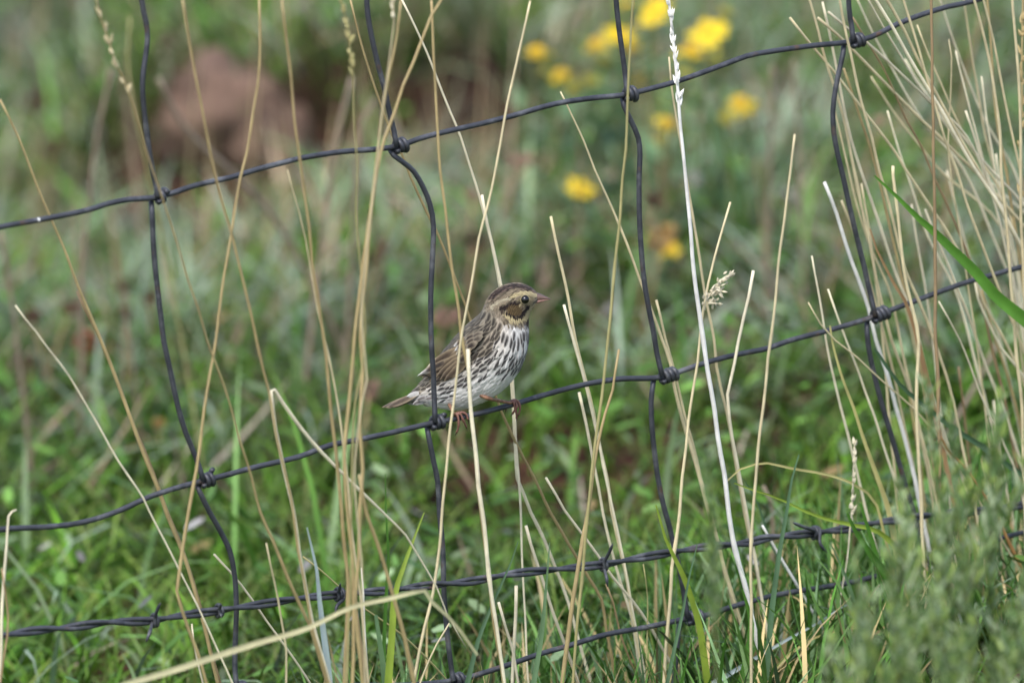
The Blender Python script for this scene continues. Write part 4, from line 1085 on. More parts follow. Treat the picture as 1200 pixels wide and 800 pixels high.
class Feathers:
    def __init__(s): s.V, s.F, s.C = [], [], []
    def add(s, root, d, nrm, L, W, edge, cen, streak, lift=0.12, rows=6, shaft=0.34, curve=0.1, tipc=None):
        """a small vane: 5 columns, rounded tip, dark middle"""
        d = d / np.linalg.norm(d); nrm = nrm - d * nrm.dot(d); nrm /= np.linalg.norm(nrm)
        sd = np.cross(d, nrm)
        o = len(s.V)
        cols_ = (-1, -0.42, 0, 0.42, 1)
        for r in range(rows):
            t = r / (rows - 1)
            w = W / 2 * (min(1, 0.35 + 1.6 * t) * math.sqrt(max(0.0, 1 - max(0, (t - 0.55) / 0.45) ** 2.2)) + 0.02)
            for q in cols_:
                p = root + d * L * (t - 0.12 * abs(q) * t) + sd * w * q + nrm * (L * lift * t - L * curve * t * t - 0.10 * w * q * q)
                s.V.append(p)
                m = streak * max(0, 1 - (abs(q) / (shaft * 1.9)) ** 2) * float(sstep(0.1, 0.45, t)) * (1 - 0.9 * float(sstep(0.86, 0.99, t)))
                c = edge * (1 - m) + cen * m
                if tipc is not None:
                    f = float(sstep(0.8, 0.93, t)); c = c * (1 - f) + tipc * f
                s.C.append(c)
        n = len(cols_)
        for r in range(rows - 1):
            for q in range(n - 1):
                s.F.append((o + r * n + q, o + r * n + q + 1, o + (r + 1) * n + q + 1, o + (r + 1) * n + q))
    def lay(s, ii, ph, st, sd_, L, W, edge, cen, streak, rows=6, shaft=0.34, lift=0.0005, skew=0.0):
        """the same vane laid along the body's surface from ring ii tailwards"""
        o = len(s.V)
        cols_ = (-1, -0.42, 0, 0.42, 1)
        for r in range(rows):
            t = r / (rows - 1)
            w = W / 2 * (min(1, 0.35 + 1.6 * t) * math.sqrt(max(0.0, 1 - max(0, (t - 0.5) / 0.5) ** 2.0)) + 0.02)
            for q in cols_:
                i_ = ii - L * (t - 0.10 * abs(q) * t) / st
                ph_ = ph + (w * q + skew * L * t) / sd_
                p, _ = b_surf(i_, ph_)
                c_, _ = b_surf(i_, ph_ + math.pi)
                n = p - c_; n /= np.linalg.norm(n) + 1e-9
                s.V.append(p + n * (0.0001 + lift * t - 0.00025 * abs(q)))
                m = streak * max(0, 1 - (abs(q) / (shaft * 1.9)) ** 2) * float(sstep(0.1, 0.4, t)) * (1 - 0.8 * float(sstep(0.9, 1.0, t)))
                s.C.append(edge * (1 - m) + cen * m)
        n = len(cols_)
        for r in range(rows - 1):
            for q in range(n - 1):
                s.F.append((o + r * n + q, o + r * n + q + 1, o + (r + 1) * n + q + 1, o + (r + 1) * n + q))
    def build(s, name, parent):
        return mesh_obj(name, s.V, s.F, M['plumage'], parent, colors=np.array(s.C))

fe = Feathers()
def surf_frame(i, ph):
    p, prof = b_surf(i, ph)
    p1, _ = b_surf(i - 1.0, ph); p2, _ = b_surf(i, ph + 0.05); p0, _ = b_surf(i + 1.0, ph); p3, _ = b_surf(i, ph - 0.05)
    d = p1 - p0; side = p2 - p3
    n = np.cross(d, side)
    cen, _ = b_surf(i, ph + math.pi)
    if np.dot(n, p - cen) < 0: n = -n
    return p, prof, d, n / (np.linalg.norm(n) + 1e-12), np.linalg.norm(d) / 2, np.linalg.norm(side) / 0.1
row = 0
i = 3.0
while i < _n - 1.5:
    hf = head_f(i)
    # spacing by local mean step along the middle of the near side
    _, _, _, _, stepm, _ = surf_frame(i, math.pi / 2)
    gap = (0.0042 * (1 - hf) + 0.00105 * hf)
    row += 1
    _, _, _, _, _, sidem = surf_frame(i, math.pi / 2)
    nfe = max(10, int(2 * math.pi * sidem / (0.0029 * (1 - hf) + 0.00120 * hf)))
    for j in range(nfe):
        ph = -math.pi + 2 * math.pi * (j + 0.5 * (row % 2)) / nfe + rb.gauss(0, 0.10 / nfe * 6)
        ii = i + rb.gauss(0, 0.25 * gap / max(1e-6, stepm))
        if not 1.5 < ii < _n - 2: continue
        p, prof, d, n, st, sd_ = surf_frame(ii, ph)
        if st < 1e-6: continue
        d = d / np.linalg.norm(d)
        h = head_f(ii)
        if h > 0.05 and math.hypot(prof[0] - 614.6, prof[1] - 347.6) < 5.4 and abs(math.sin(ph)) > 0.5: continue
        if h > 0.5 and prof[0] > 627.5: continue
        e, c, s = zone(ii, ph, prof)
        v = rb.uniform(0.84, 1.14)
        st = max(st, 0.00012); sd_ = max(sd_, 0.0015)
        sk = rb.gauss(0, 0.09)
        if head_t(ii, ph, prof) > 0.45:
            hc = head_color(prof[0] + rb.gauss(0, 0.2), prof[1] + rb.gauss(0, 0.2), math.sin(ph))
            t_ = head_t(ii, ph, prof)
            L = 0.0056 * (1 - t_) + 0.0030 * t_; W = 0.0030 * (1 - t_) + 0.0015 * t_
            mixc = e * (1 - t_) + hc * t_
            fe.lay(ii, ph, st, sd_, L, W, mixc * v * 1.08, mixc * v * 0.55 * t_ + c * (1 - t_), 0.4 * t_ + s * (1 - t_), 4, 0.34, 0.0005, sk)
        elif s == 0:
            fe.lay(ii, ph, st, sd_, 0.0105 * rb.uniform(0.8, 1.2), 0.0038, e * v, c * v * 0.85, 0.6, 5, 0.25, 0.0006, sk)
        else:
            if h > 0.15: e = e * (1 - 0.25 * min(1, h * 1.6))
            strong = s if rb.random() < (0.95 if h > 0.15 else 0.74 if s >= 1.0 else 0.95) else 0.15
            fe.lay(ii, ph, st, sd_, (0.0112 - 0.004 * min(1, h * 1.5)) * rb.uniform(0.85, 1.15), 0.0037, e * v, c * rb.uniform(0.4, 0.8), strong, 7, 0.46, 0.0007, sk)
    i += gap / max(1e-6, stepm)
fo = fe.build('plumage', bird)
fo['kind'] = 'stuff'

# wings: coverts, tertials and flight feathers laid over the flank
def wing(side):
    w_ = Feathers()
    def wp(px, py, lift):                      # a point on the folded wing's surface
        # ring whose column fits, on the upper flank
        best, bi = 1e9, 0
        for k in range(8, 118):
            c = (bt[k] * 0.72 + bb[k] * 0.28)
            q = abs((px - c[0]) * 0.8 + (c[1] - py) * 0.6)
            if q < best: best, bi = q, k
        c, h = (bt[bi] + bb[bi]) / 2, (bt[bi] - bb[bi]) / 2
        cs = np.clip(((px - c[0]) * h[0] + (py - c[1]) * h[1]) / (h @ h), -1, 0.98)
        hw = bw[bi] * math.sqrt(max(0.03, 1 - cs * cs)) ** 0.9
        hw = max(hw, 11.0 if side > 0 else 9.0)
        return np.array(at_y(px, py, b_depth(px) - side * (hw * PXM + lift)))
    out = np.array((0.25, -1.0 * side, 0.45)); out /= np.linalg.norm(out)
    def f(x0, y0, x1, y1, W, edge, cen, lift, streak=0.95, shaft=0.5, tipc=None, rows=8):
        a, b = wp(x0, y0, lift), wp(x1, y1, lift)
        w_.add(a, b - a, out, np.linalg.norm(b - a), W, edge, cen, streak, 0.03, rows, shaft, 0.04, tipc)
    brown, edge, pale = L_((68, 54, 45)), L_((150, 132, 106)), L_((220, 208, 184))
    dark = L_((52, 44, 42))
    for k, (x1, y1) in enumerate(((486, 441.5), (488, 443), (491, 444.5), (495, 446), (500, 448.5), (505, 451))):   # primaries
        f(538 + k, 416 + k * 1.6, x1, y1, 0.0042, L_((150, 132, 108)), dark, 0.0012 - k * 0.0002, 1.0, 0.55, L_((236, 232, 224)) if k in (0,) else None)
    for k, (x1, y1) in enumerate(((497, 432), (501, 435), (504, 440), (508, 444), (513, 447), (518, 449))):        # secondaries and tertials
        f(545 + k * 1.2, 404 + k * 3.0, x1, y1, 0.0054, edge, brown, 0.0024 - k * 0.0002, 0.95, 0.5, pale if k == 0 else None)
    for k in range(5):                                                                     # greater coverts, pale tips
        f(553 - k * 0.4, 396 + k * 4.0, 530 + k * 1.4, 406.5 + k * 5.0, 0.0050, L_((146, 130, 106)), L_((46, 38, 35)), 0.0034, 1.0, 0.55, L_((240, 236, 228)) if k in (0, 1) else (pale * 0.8))
    for k in range(3):                                                                     # median coverts
        f(560 - k * 0.4, 392 + k * 4.2, 543 + k * 1.2, 399 + k * 5.0, 0.0046, L_((140, 128, 110)), L_((50, 42, 40)), 0.0040, 1.0, 0.55, pale * 0.5)
    for k in range(2):                                                                     # lesser coverts
        f(566 - k * 0.5, 389 + k * 4.4, 553 + k * 0.8, 395 + k * 5.0, 0.0040, L_((134, 124, 108)), L_((56, 48, 45)), 0.0042, 0.8, 0.45)
    return w_.build('wing', bird)
wing(1); wing(-1)
# tail: long narrow feathers in a shallow fan
tl = Feathers()
for k in range(10):
    q = (k - 4.5) / 4.5
    a = bp(493, 460 + 1.0 * abs(q), q * 0.0035)
    b = bp(445 + 8.5 * (1 - abs(q)) * 0 + (k % 3) * 2.2 + (6 if k < 5 else 0), 478.5 + (1.6 if k < 5 else -0.4) + q * 0.5, q * 0.0075)
    tl.add(a + np.array((0, 0, 0.0006 * abs(q - 0.3))), b - a, np.array((0.3, -0.55, 0.75)), np.linalg.norm(b - a), 0.0050, L_((140, 126, 104)), L_((62, 52, 45)), 0.95, 0.0, 9, 0.6, 0.0)
tl.build('tail', bird)
# undertail coverts that hide the tail's root
uc = Feathers()
for k in range(46):
    x, y = rb.uniform(486, 512), 0
    t = (x - 486) / 26
    a = bp(x + 4, 462 + rb.uniform(-3, 6) + 3 * t, -rb.uniform(-0.6, 1) * (0.004 + 0.005 * t))
    uc.add(a, np.array((-0.92, 0.12, -0.36 + rb.gauss(0, 0.08))), np.array((0.1, -0.9, 0.2)), 0.0095, 0.0034, WHITE * rb.uniform(0.45, 0.7), L_((70, 58, 54)), 0.9 if rb.random() < 0.4 else 0.2, 0.03, 6, 0.3)
uc.build('undertail', bird)

# bill, upper and lower mandible
def cone_loft(sections, name, cols, parent, sides=14):
    V, F, C = [], [], []
    for k, (cx, cy, h, w, dy) in enumerate(sections):
        for j in range(sides):
            a = 2 * math.pi * j / sides
            q = np.array(at_y(cx, cy - h * math.sin(a), b_depth(600) + dy))
            q[1] += -w * PXM * math.cos(a)
            V.append(q)
            top = 0.5 + 0.5 * math.sin(a)
            C.append(np.array(cols[0]) * (1 - top) + np.array(cols[1]) * top)
    for k in range(len(sections) - 1):
        for j in range(sides):
            m = (j + 1) % sides
            F.append((k * sides + j, k * sides + m, (k + 1) * sides + m, (k + 1) * sides + j))
    F.append(tuple(range(sides))[::-1]); F.append(tuple((len(sections) - 1) * sides + j for j in range(sides)))
    return mesh_obj(name, V, F, M['horn'], parent, colors=np.array(C))
bill = cone_loft([(626, 347.8, 5.0, 4.8, 0), (629.5, 347.6, 4.6, 4.5, 0), (633, 347.7, 3.7, 3.7, 0), (637, 348.4, 2.6, 2.7, 0), (641.5, 349.3, 1.3, 1.5, 0), (645.8, 350.6, 0.25, 0.3, 0)],
                 'upper_bill', (L_((150, 118, 106)), L_((92, 78, 74))), bird)
cone_loft([(625.5, 353.0, 3.2, 4.2, 0), (630, 352.8, 2.6, 3.7, 0), (634.5, 352.2, 1.8, 2.8, 0), (639.5, 351.4, 1.0, 1.6, 0), (644, 350.9, 0.25, 0.4, 0)], 'lower_bill', (L_((160, 124, 110)), L_((140, 106, 96))), bird)
# eyes with their pale rings
def eye(side):
    i0, best = 0, 1e9
    for k in range(100, _n - 1):
        for ph in np.linspace(0.7, 2.3, 33):
            p, prof = b_surf(k, side * ph)
            dd = math.hypot(prof[0] - 614.6, prof[1] - 347.6)
            if dd < best: best, P0, K, PH = dd, p, k, side * ph
    p, prof, d, n, _, _ = surf_frame(K, PH)
    r = 5.2 * PXM
    c = p - n * r * 0.12
    V, F = [], []
    for a in range(11):
        th = math.pi * a / 10
        for b in range(16):
            f = 2 * math.pi * b / 16
            V.append(c + r * np.array((math.sin(th) * math.cos(f), math.sin(th) * math.sin(f), math.cos(th))))
    for a in range(10):
        for b in range(16):
            m = (b + 1) % 16
            F.append((a * 16 + b, (a + 1) * 16 + b, (a + 1) * 16 + m, a * 16 + m))
    e = mesh_obj('eye', V, F, M['eye'], bird)
    u = np.cross(n, (0, 0, 1.0)); u /= np.linalg.norm(u); v = np.cross(n, u)
    ring = np.array([p + n * r * 0.02 + (u * math.cos(t) + v * math.sin(t)) * r * 1.04 for t in np.linspace(0, 2 * math.pi, 25)])
    V, F = tube(ring, r * 0.10, 6, cap=False)
    mesh_obj('eye_ring', V, F, M['plumage'], e, colors=np.tile(BUFF * 0.8, (len(V), 1)))
eye(1); eye(-1)

# legs: scaly shank, toes closed on the wire, claws
def leg(shank, toes, dsh):
    P = [np.array(at_y(x, y, dy)) for x, y, dy in shank]
    C = spline(P, 0.0012)
    rad = np.linspace(2.6, 1.75, len(C)) * PXM
    V, F = tube(C, rad, 8)
    cc = np.array([L_((146, 108, 84))] * len(V)) * (0.85 + 0.2 * np.sin(np.arange(len(V)) // 8 * 1.7))[:, None]
    o = mesh_obj('leg', V, F, M['scaly_leg'], bird, colors=cc)
    for toe in toes:
        Q = [np.array(at_fence(x, y, o_)) for x, y, o_ in toe]
        C = spline(Q, 0.0008)
        t = np.linspace(0, 1, len(C))
        rad = (1.75 - 0.55 * t) * PXM * (1 + 0.16 * np.sin(t * 14))
        V, F = tube(C, rad, 7)
        to = mesh_obj('toe', V, F, M['scaly_leg'], o, colors=np.tile(L_((126, 88, 76)), (len(V), 1)))
        e, d = C[-1], C[-1] - C[-3]
        d /= np.linalg.norm(d)
        K = spline([e - d * 0.0008, e + d * 0.0014, e + d * 0.0026 + np.array((-0.0005, 0.0008, -0.0004))], 0.0005)
        V, F = tube(K, np.linspace(1.0, 0.15, len(K)) * PXM, 6)
        mesh_obj('claw', V, F, M['claw'], o)
wf = -(WR + 1.4 * PXM)                          # just before the wire's face
fy = lambda x, off: at_fence(x, 480, off).y
leg([(560, 461, b_depth(560) - 0.010), (572, 466.5, b_depth(572) - 0.010), (586, 469.5, fy(586, -0.004)), (599, 472, fy(599, -0.0035))],
    [[(598, 470.5, 0.0), (604, 468.5, -0.001), (608, 471.5, wf), (609.5, 479, wf - 0.0005), (607.5, 486, -0.002)],
     [(597, 471, -0.001), (601, 470.5, wf), (603, 476, wf - 0.0008), (605, 484, wf), (605.5, 490, -0.001)],
     [(598, 470, 0.0), (603, 470, wf + 0.0006), (606, 475.5, wf - 0.0010), (602.5, 481.5, wf), (600.5, 484.5, -0.001)],
     [(597, 472, 0.0), (594, 474.5, 0.0030), (593, 479.5, 0.0032)]], 0)
leg([(522, 466, b_depth(522) - 0.004), (526, 473, b_depth(526) - 0.006), (530, 481, fy(530, -0.0035)), (533, 486.5, fy(533, -0.003))],
    [[(532, 486, 0.0), (535.5, 486, wf + 0.0006), (537.5, 493, wf - 0.0008), (537, 501, wf), (535, 506.5, -0.001)],
     [(533, 486, 0.0), (539, 485, wf), (543, 492.5, wf - 0.0009), (546.5, 500, -0.002)],
     [(533, 485.5, 0.0), (541, 483, -0.001), (546.5, 485.5, wf), (548.5, 491.5, -0.003)],
     [(532, 487, 0.0), (529, 490, 0.0030), (528, 495, 0.0030)]], 0)

# ------------------------------------------------------------------ yellow flowers and dried heads behind
def ray_ground(px, py):
    for k in range(400):
        Y = -1 + k * 0.02
        p = at_y(px, py, Y)
        if p.z < gz(p.x, p.y): return p
    return at_y(px, py, 4)
def flower(px, py, r_px, state, label, hgt=0.17, tilt=0.5):
    """head of rays round a disc on a leafy stalk; it stands hgt above the soil on its ray"""
    Y = 0.6
    while Y < 4:
        p = at_y(px, py, Y)
        if p.z - gz(p.x, p.y) < hgt: break
        Y += 0.02
    p = at_y(px, py, Y)
    k = (Y + DIST) / DIST
    r = 1.28 * r_px * PXM * k
    rs = random.Random(px * 7 + py)
    foot = Vector((p.x + rs.uniform(-0.02, 0.02), p.y + rs.uniform(-0.02, 0.03), 0)); foot.z = gz(foot.x, foot.y)
    root = thing('yellow_flower', foot, label, 'flower', 'yellow flowers at the top right')
    C = spline([foot, (foot + p) / 2 + Vector((rs.uniform(-.01, .01), rs.uniform(-.01, .01), 0)), p], 0.015)
    V, F = tube(C, 0.0014, 6)
    mesh_obj('stalk', V, F, M['plant_stem'], root)
    ax = Vector((rs.uniform(-0.9, 0.9), rs.uniform(-0.9, 0.5), 1)).normalized()
    u = ax.cross(Vector((0, 1, 0.1))).normalized(); v = ax.cross(u)
    pm = M['petal'] if state == 'open' else M['petal_old'] if state == 'old' else M['bud']
    V, F = [], []
    n = 16 if state == 'open' else 11
    droop = 0.1 if state == 'open' else -0.9 if state == 'bud' else 0.5
    for j in range(n):
        a = 2 * math.pi * j / n + rs.uniform(-0.12, 0.12)
        d = u * math.cos(a) + v * math.sin(a); s = ax.cross(d)
        R_ = r * rs.uniform(0.6, 1.2)
        o = len(V)
        for t, w in ((0.25, 0.10), (0.6, 0.19), (0.9, 0.14), (1.0, 0.03)):
            q = p + d * R_ * t * (1 - 0.55 * max(0, -droop)) + ax * (R_ * (-droop * 0.5 * t * t + 0.05)) 
            V += [q - s * R_ * w, q + s * R_ * w]
        F += [(o + 2 * k_, o + 2 * k_ + 1, o + 2 * k_ + 3, o + 2 * k_ + 2) for k_ in range(3)]
    mesh_obj('petals', V, F, pm, root)
    V, F = [], []
    for a in range(5):
        th = math.pi / 2 * a / 4
        for j in range(12):
            f = 2 * math.pi * j / 12
            rr = r * (0.40 if state == 'open' else 0.55) * math.sin(th)
            V.append(p + (u * math.cos(f) + v * math.sin(f)) * rr + ax * r * (0.2 if state == 'open' else 0.42) * math.cos(th))
    for a in range(4):
        for j in range(12):
            m = (j + 1) % 12
            F.append((a * 12 + j, (a + 1) * 12 + j, (a + 1) * 12 + m, a * 12 + m))
    mesh_obj('disc', V, F, M['flower_disc'] if state != 'bud' else M['bud'], root)
    V, F = [], []                              # green cup under the head and a few leaves on the stalk
    for a, (rr, hh) in enumerate(((0.42, 0.0), (0.46, -0.25), (0.28, -0.55), (0.08, -0.68))):
        for j in range(10):
            f = 2 * math.pi * j / 10
            V.append(p + (u * math.cos(f) + v * math.sin(f)) * r * rr + ax * r * hh)
    for a in range(3):
        for j in range(10):
            m = (j + 1) % 10
            F.append((a * 10 + j, (a + 1) * 10 + j, (a + 1) * 10 + m, a * 10 + m))
    mesh_obj('calyx', V, F, M['plant_stem'], root)
    for q in range(7):
        t = rs.uniform(0.25, 0.92); b = Vector(C[int(t * (len(C) - 1))])
        a = rs.uniform(0, 6.28); d = Vector((math.cos(a), math.sin(a), 0.5)); s = Vector((-math.sin(a), math.cos(a), 0))
        Lf = rs.uniform(0.025, 0.05); w = Lf * 0.16
        V = [b, b + d * Lf * 0.4 - s * w, b + d * Lf * 0.45 + Vector((0, 0, -w * 0.4)), b + d * Lf * 0.4 + s * w, b + d * Lf]
        mesh_obj('leaf', V, [(0, 1, 2), (0, 2, 3), (1, 4, 2), (2, 4, 3)], M['glaucous'], root)
for f in ((767, 15, 16, 'open', 'bright yellow flower topmost beside the white seed head', .20), (830, 39, 17, 'open', 'bright yellow flower right of the white seed head below the top edge', .19),
          (727, 41, 15, 'open', 'yellow flower half behind the third stay near the top', .18), (629, 61, 14, 'old', 'orange-yellow flower leftmost of the upper cluster', .17),
          (657, 87, 12, 'old', 'fading orange flower below the leftmost of the cluster', .15), (698, 52, 12, 'old', 'fading flower just left of the third stay', .17),
          (739, 55, 12, 'old', 'fading flower just right of the third stay under the bright one', .16), (751, 88, 12, 'old', 'orange flower above the third upper knot to its right', .15),
          (811, 60, 17, 'old', 'large orange-tinged flower right of the white seed head', .18), (851, 17, 13, 'bud', 'greenish yellow bud rightmost at the top edge', .2),
          (867, 121, 14, 'old', 'orange-yellow flower under the upper wire right of the white stem', .14), (783, 145, 12, 'old', 'orange-yellow flower partly behind the white stem under the upper wire', .13),
          (694, 98, 15, 'bud', 'pale yellow-green bud left of the third upper knot', .14), (851, 140, 14, 'bud', 'dull yellow-green bud below the flower right of the white stem', .13),
          (680, 222, 16, 'open', 'lone bright yellow flower low in the grass left of the third stay', .10), (733, 5, 10, 'old', 'small orange flower at the top edge touching the third stay', .2),
          (707, 74, 12, 'bud', 'yellow-green bud between the fading flower and the third upper knot', .15), (672, 104, 12, 'bud', 'dull bud right below the fading orange flower', .13),
          (801, 88, 13, 'bud', 'yellow-green bud touching the upper wire right of the white stem', .15), (776, 166, 11, 'bud', 'faint bud below the flower behind the white stem', .11),
          (640, 84, 11, 'bud', 'faint bud under the leftmost orange-yellow flower', .14), (840, 68, 12, 'bud', 'yellow-green bud between the bright right flower and the wire', .16),
          (786, 292, 12, 'old', 'faint orange bloom low in the grass right of the third stay', .07)):
    flower(*f)

def dried_head(px, py, w, h, mat, label, hgt, lean=0.0):
    Y = 0.4
    while Y < 4:
        p = at_y(px, py, Y)
        if p.z - gz(p.x, p.y) < hgt: break
        Y += 0.02
    k = (Y + DIST) / DIST
    rs = random.Random(px * 3 + py)
    foot = Vector((p.x - lean * hgt * 0.6, p.y + rs.uniform(-.02, .02), 0)); foot.z = gz(foot.x, foot.y)
    root = thing('dried_flower', foot, label, 'dried flower', 'dried brown flower heads in the pasture')
    C = spline([foot, (foot * 0.45 + p * 0.55), p], 0.012)
    V, F = tube(C, 0.0012, 6)
    mesh_obj('stalk', V, F, M['brown'], root)
    parts = []
    ax = np.array((lean, 0.0, 1.0)); ax /= np.linalg.norm(ax)
    for q in range(60):
        a = rs.uniform(0, 2 * math.pi); t = rs.uniform(-0.5, 0.5)
        rad = 1.35 * w / 2 * PXM * k * math.sqrt(max(0.05, 1 - (2 * t) ** 2)) * 0.6
        s = np.array((math.cos(a), math.sin(a), 0.0))
        b = np.array(p) + ax * h * PXM * k * t * 0.8 + s * rad
        parts.append(spikelet(b, ax * 0.9 + s * 0.8, h * PXM * k * 0.35, w * PXM * k * 0.09, a))
    V, F = join(parts)
    mesh_obj('flower_head', V, F, M[mat], root, smooth=False)
for d in ((43, 124, 17, 34, 'brown_head', 'tall brown dried head at upper left above the first wire', .13, 0.05), (60, 176, 15, 26, 'brown_head', 'brown dried head just above the upper wire at far left', .10, 0.2),
          (147, 338, 16, 20, 'brown_head', 'small dark dried head left of the first stay', .08, 0), (176, 352, 13, 20, 'brown_head', 'dark dried head touching the first stay on its left', .08, 0),
          (147, 371, 15, 22, 'brown_head', 'dried head below another one left of the first stay', .075, 0), (83, 363, 24, 18, 'brown_head', 'broad slanting dried head beside the long golden stem', .08, 0.6),
          (37, 372, 22, 18, 'brown_head', 'dried head near the left edge beyond the thin pale stem tip', .08, -0.4), (440, 300, 15, 34, 'brown_head', 'narrow brown head leaning right above the bundle of straws', .10, 0.45),
          (557, 288, 16, 32, 'brown_head', 'dark dried head above the bird between the stems', .10, 0.3), (522, 375, 28, 26, 'pink_head', 'pinkish brown withered head just left of the bird back', .07, 0.5),
          (613, 190, 24, 16, 'pink_head', 'pale pinkish head under the upper wire right of centre', .12, 0.7), (552, 230, 14, 16, 'pink_head', 'small pinkish head between the two stems above the bird', .12, 0),
          (100, 405, 18, 30, 'rust_head', 'rusty red withered leaf head at left below the dried heads', .06, 0.1), (34, 424, 14, 14, 'brown_head', 'small brown head at left below the tip of the thin pale stem', .06, 0),
          (765, 237, 16, 20, 'brown_head', 'brown withered head just right of the third stay', .12, 0.2), (775, 282, 22, 34, 'tan_head', 'tan blurred withered bloom right of the third stay', .10, 0.3),
          (186, 500, 12, 16, 'tan_head', 'tan withered leaf low in the grass left of the first stay', .04, 0), (1030, 142, 15, 10, 'pink_head', 'pale bud behind the straws right of the fourth stay', .16, 0.5),
          (540, 470, 22, 30, 'pink_head', 'pinkish withered head low behind the bird belly', .05, 0), (432, 462, 16, 28, 'pink_head', 'pinkish withered head behind the bundle of straws', .06, 0.2)):
    dried_head(*d)

# blurred dry stalks standing well behind the fence
def back_stalk(pts, w, mat, off, label):
    stem(pts, w, mat, off, label, group='dry stalks standing behind the fence', name='dry_stalk', cat='stalk')
back_stalk([(186, 92), (207, 135), (225, 160), (262, 193), (300, 230), (330, 270), (350, 300), (370, 340), (385, 372)], [8, 9, 9, 8], 'mauve', 1.2, 'thick blurred mauve stalk slanting through the middle of the left mesh')
back_stalk([(130, 80), (120, 130), (110, 185), (104, 240), (98, 300), (97, 340)], [6, 7, 7], 'mauve', 1.2, 'blurred upright stalk left of the first stay')
back_stalk([(0, 270), (8, 310), (14, 350), (20, 400)], [6, 7, 7], 'mauve', 1.1, 'blurred mauve stalk at the left edge below the upper wire')
back_stalk([(152, 20), (150, 70), (156, 120), (165, 160)], [3, 3.5, 3.5], 'olive', 1.0, 'thin blurred stalk just left of the first stay at the top')
back_stalk([(412, 90), (402, 130), (394, 165), (388, 200), (380, 260)], [7, 8, 8], 'mauve', 1.1, 'blurred mauve stalk left of the second upper knot')
back_stalk([(440, 115), (426, 140), (420, 180), (416, 240)], [6, 7, 7], 'mauve', 1.1, 'blurred stalk leaning beside the second stay')
back_stalk([(905, 78), (905, 140), (902, 200), (901, 290)], [6, 8, 8], 'mauve', 1.1, 'blurred upright stalk left of the fourth stay below the upper wire')
back_stalk([(930, 70), (934, 130), (937, 200), (940, 270), (943, 350), (946, 400)], [5, 6, 6], 'mauve', 1.0, 'long blurred brown stalk between third and fourth stays')
back_stalk([(1150, 20), (1140, 60), (1130, 110), (1122, 160)], [5, 7, 7], 'brown', 0.9, 'blurred brown stalk leaning right at the top right')
back_stalk([(1170, 400), (1150, 440), (1130, 475), (1110, 510)], [8, 9, 9], 'mauve', 0.5, 'blurred greyish stalk slanting behind the right straws')
back_stalk([(895, 570), (905, 590), (906, 640), (904, 700)], [6, 7, 7], 'mauve', 0.3, 'blurred pale stalk behind the barbed wire left of the last barb')

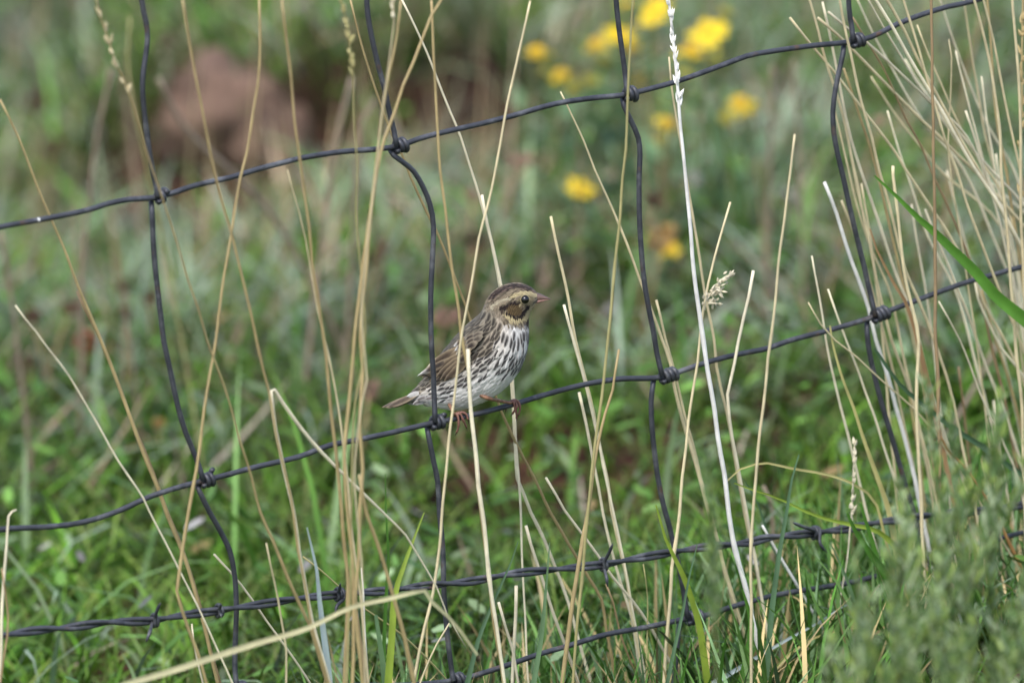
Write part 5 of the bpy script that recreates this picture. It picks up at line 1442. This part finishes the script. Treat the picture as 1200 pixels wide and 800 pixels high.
# ------------------------------------------------------------------ feathery plants close to the camera at lower right
fp_cols = [(110, 138, 84), (140, 162, 108), (170, 184, 146), (150, 170, 90)]
def feathery(px, top, base_w, off, seed, label):
    rs = np.random.default_rng(seed)
    tip = np.array(at_fence(px, top, off))
    foot = np.array((tip[0] + rs.uniform(-0.03, 0.03), tip[1] + rs.uniform(-0.02, 0.02), 0.0)); foot[2] = gz(foot[0], foot[1])
    root = thing('feathery_plant', Vector(foot), label, 'plant', 'feathery green plants at the lower right')
    mid = (foot + tip) / 2 + rs.normal(0, 0.012, 3) * np.array((1, 1, 0))
    stems = [spline([foot, mid, tip], 0.006)]
    H = np.linalg.norm(tip - foot)
    for q in range(7 if base_w > 20 else 0):    # side shoots
        t = rs.uniform(0.15, 0.75); b = stems[0][int(t * (len(stems[0]) - 1))]
        a = rs.uniform(0, 2 * math.pi); Ls = H * rs.uniform(0.2, 0.42)
        e = b + np.array((math.cos(a) * 0.32, math.sin(a) * 0.32, 0.92)) * Ls
        stems.append(spline([b, (b + e) / 2 + np.array((math.cos(a), math.sin(a), -0.3)) * Ls * 0.1, e], 0.006))
    V, F = join([tube(c, np.linspace(0.0016 if k == 0 else 0.001, 0.0005, len(c)), 5) for k, c in enumerate(stems)])
    mesh_obj('stem', V, F, M['plant_stem'], root)
    rts, dr, LL = [], [], []
    for k, c in enumerate(stems):
        n = len(c) * 4
        t = rs.uniform((0.25 if base_w > 20 else 0.7) if k == 0 else 0.05, 1.0, n)
        rts.append(c[(t * (len(c) - 1)).astype(int)] + rs.normal(0, 0.001, (n, 3)))
        LL.append(rs.uniform(0.010, 0.022, n) * (1.15 - 0.6 * t))
    rts = np.concatenate(rts); LL = np.concatenate(LL); n = len(LL)
    cc = np.array([lin(c) for c in fp_cols])[rs.integers(0, 4, n)] * rs.uniform(0.8, 1.2, (n, 1))
    V, F, C = blade_mesh(rts, LL, rs.uniform(0.0020, 0.0038, n), rs.uniform(0, 2 * math.pi, n), rs.uniform(0.15, 0.7, n), rs.uniform(0, 0.5, n), cc, cc * 1.15, 4, rs.normal(0, 0.8, n))
    mesh_obj('foliage', V, F, M['feathery'], root, colors=C)['kind'] = 'stuff'
for k, (px, top, off, lab) in enumerate(((1085, 440, -0.75, 'tallest feathery plant before the lower end of the fourth stay'), (1112, 470, -0.85, 'tall feathery plant right of the lower fourth stay'),
        (1160, 498, -0.8, 'slim feathery plant over the right end of the barbed wire'), (1055, 560, -0.8, 'feathery plant hiding the barbed wire left of the fourth stay'), (1042, 640, -0.95, 'feathery plant in front of the bottom wire right of the last barb'),
        (1012, 690, -0.9, 'feathery plant under the last barb at lower right'), (1092, 690, -1.0, 'low feathery plant under the white dead leaf'),
        (1180, 705, -0.95, 'feathery plant against the right edge below the barbed wire'), (1148, 712, -1.0, 'low feathery plant beside the curled dead leaf'),
        (1203, 660, -1.0, 'feathery plant cut by the right edge below the bottom wire'), (830, 528, -0.85, 'lone blurred feathery spike left of the white stem bottom'),
        (975, 742, -1.0, 'lowest feathery plant at the bottom right of centre'), (1125, 735, -1.05, 'small feathery plant at the bottom edge under the curled leaf'))):
    feathery(px, top, 30 if px > 900 else 10, off * 0.8, 50 + k, lab)
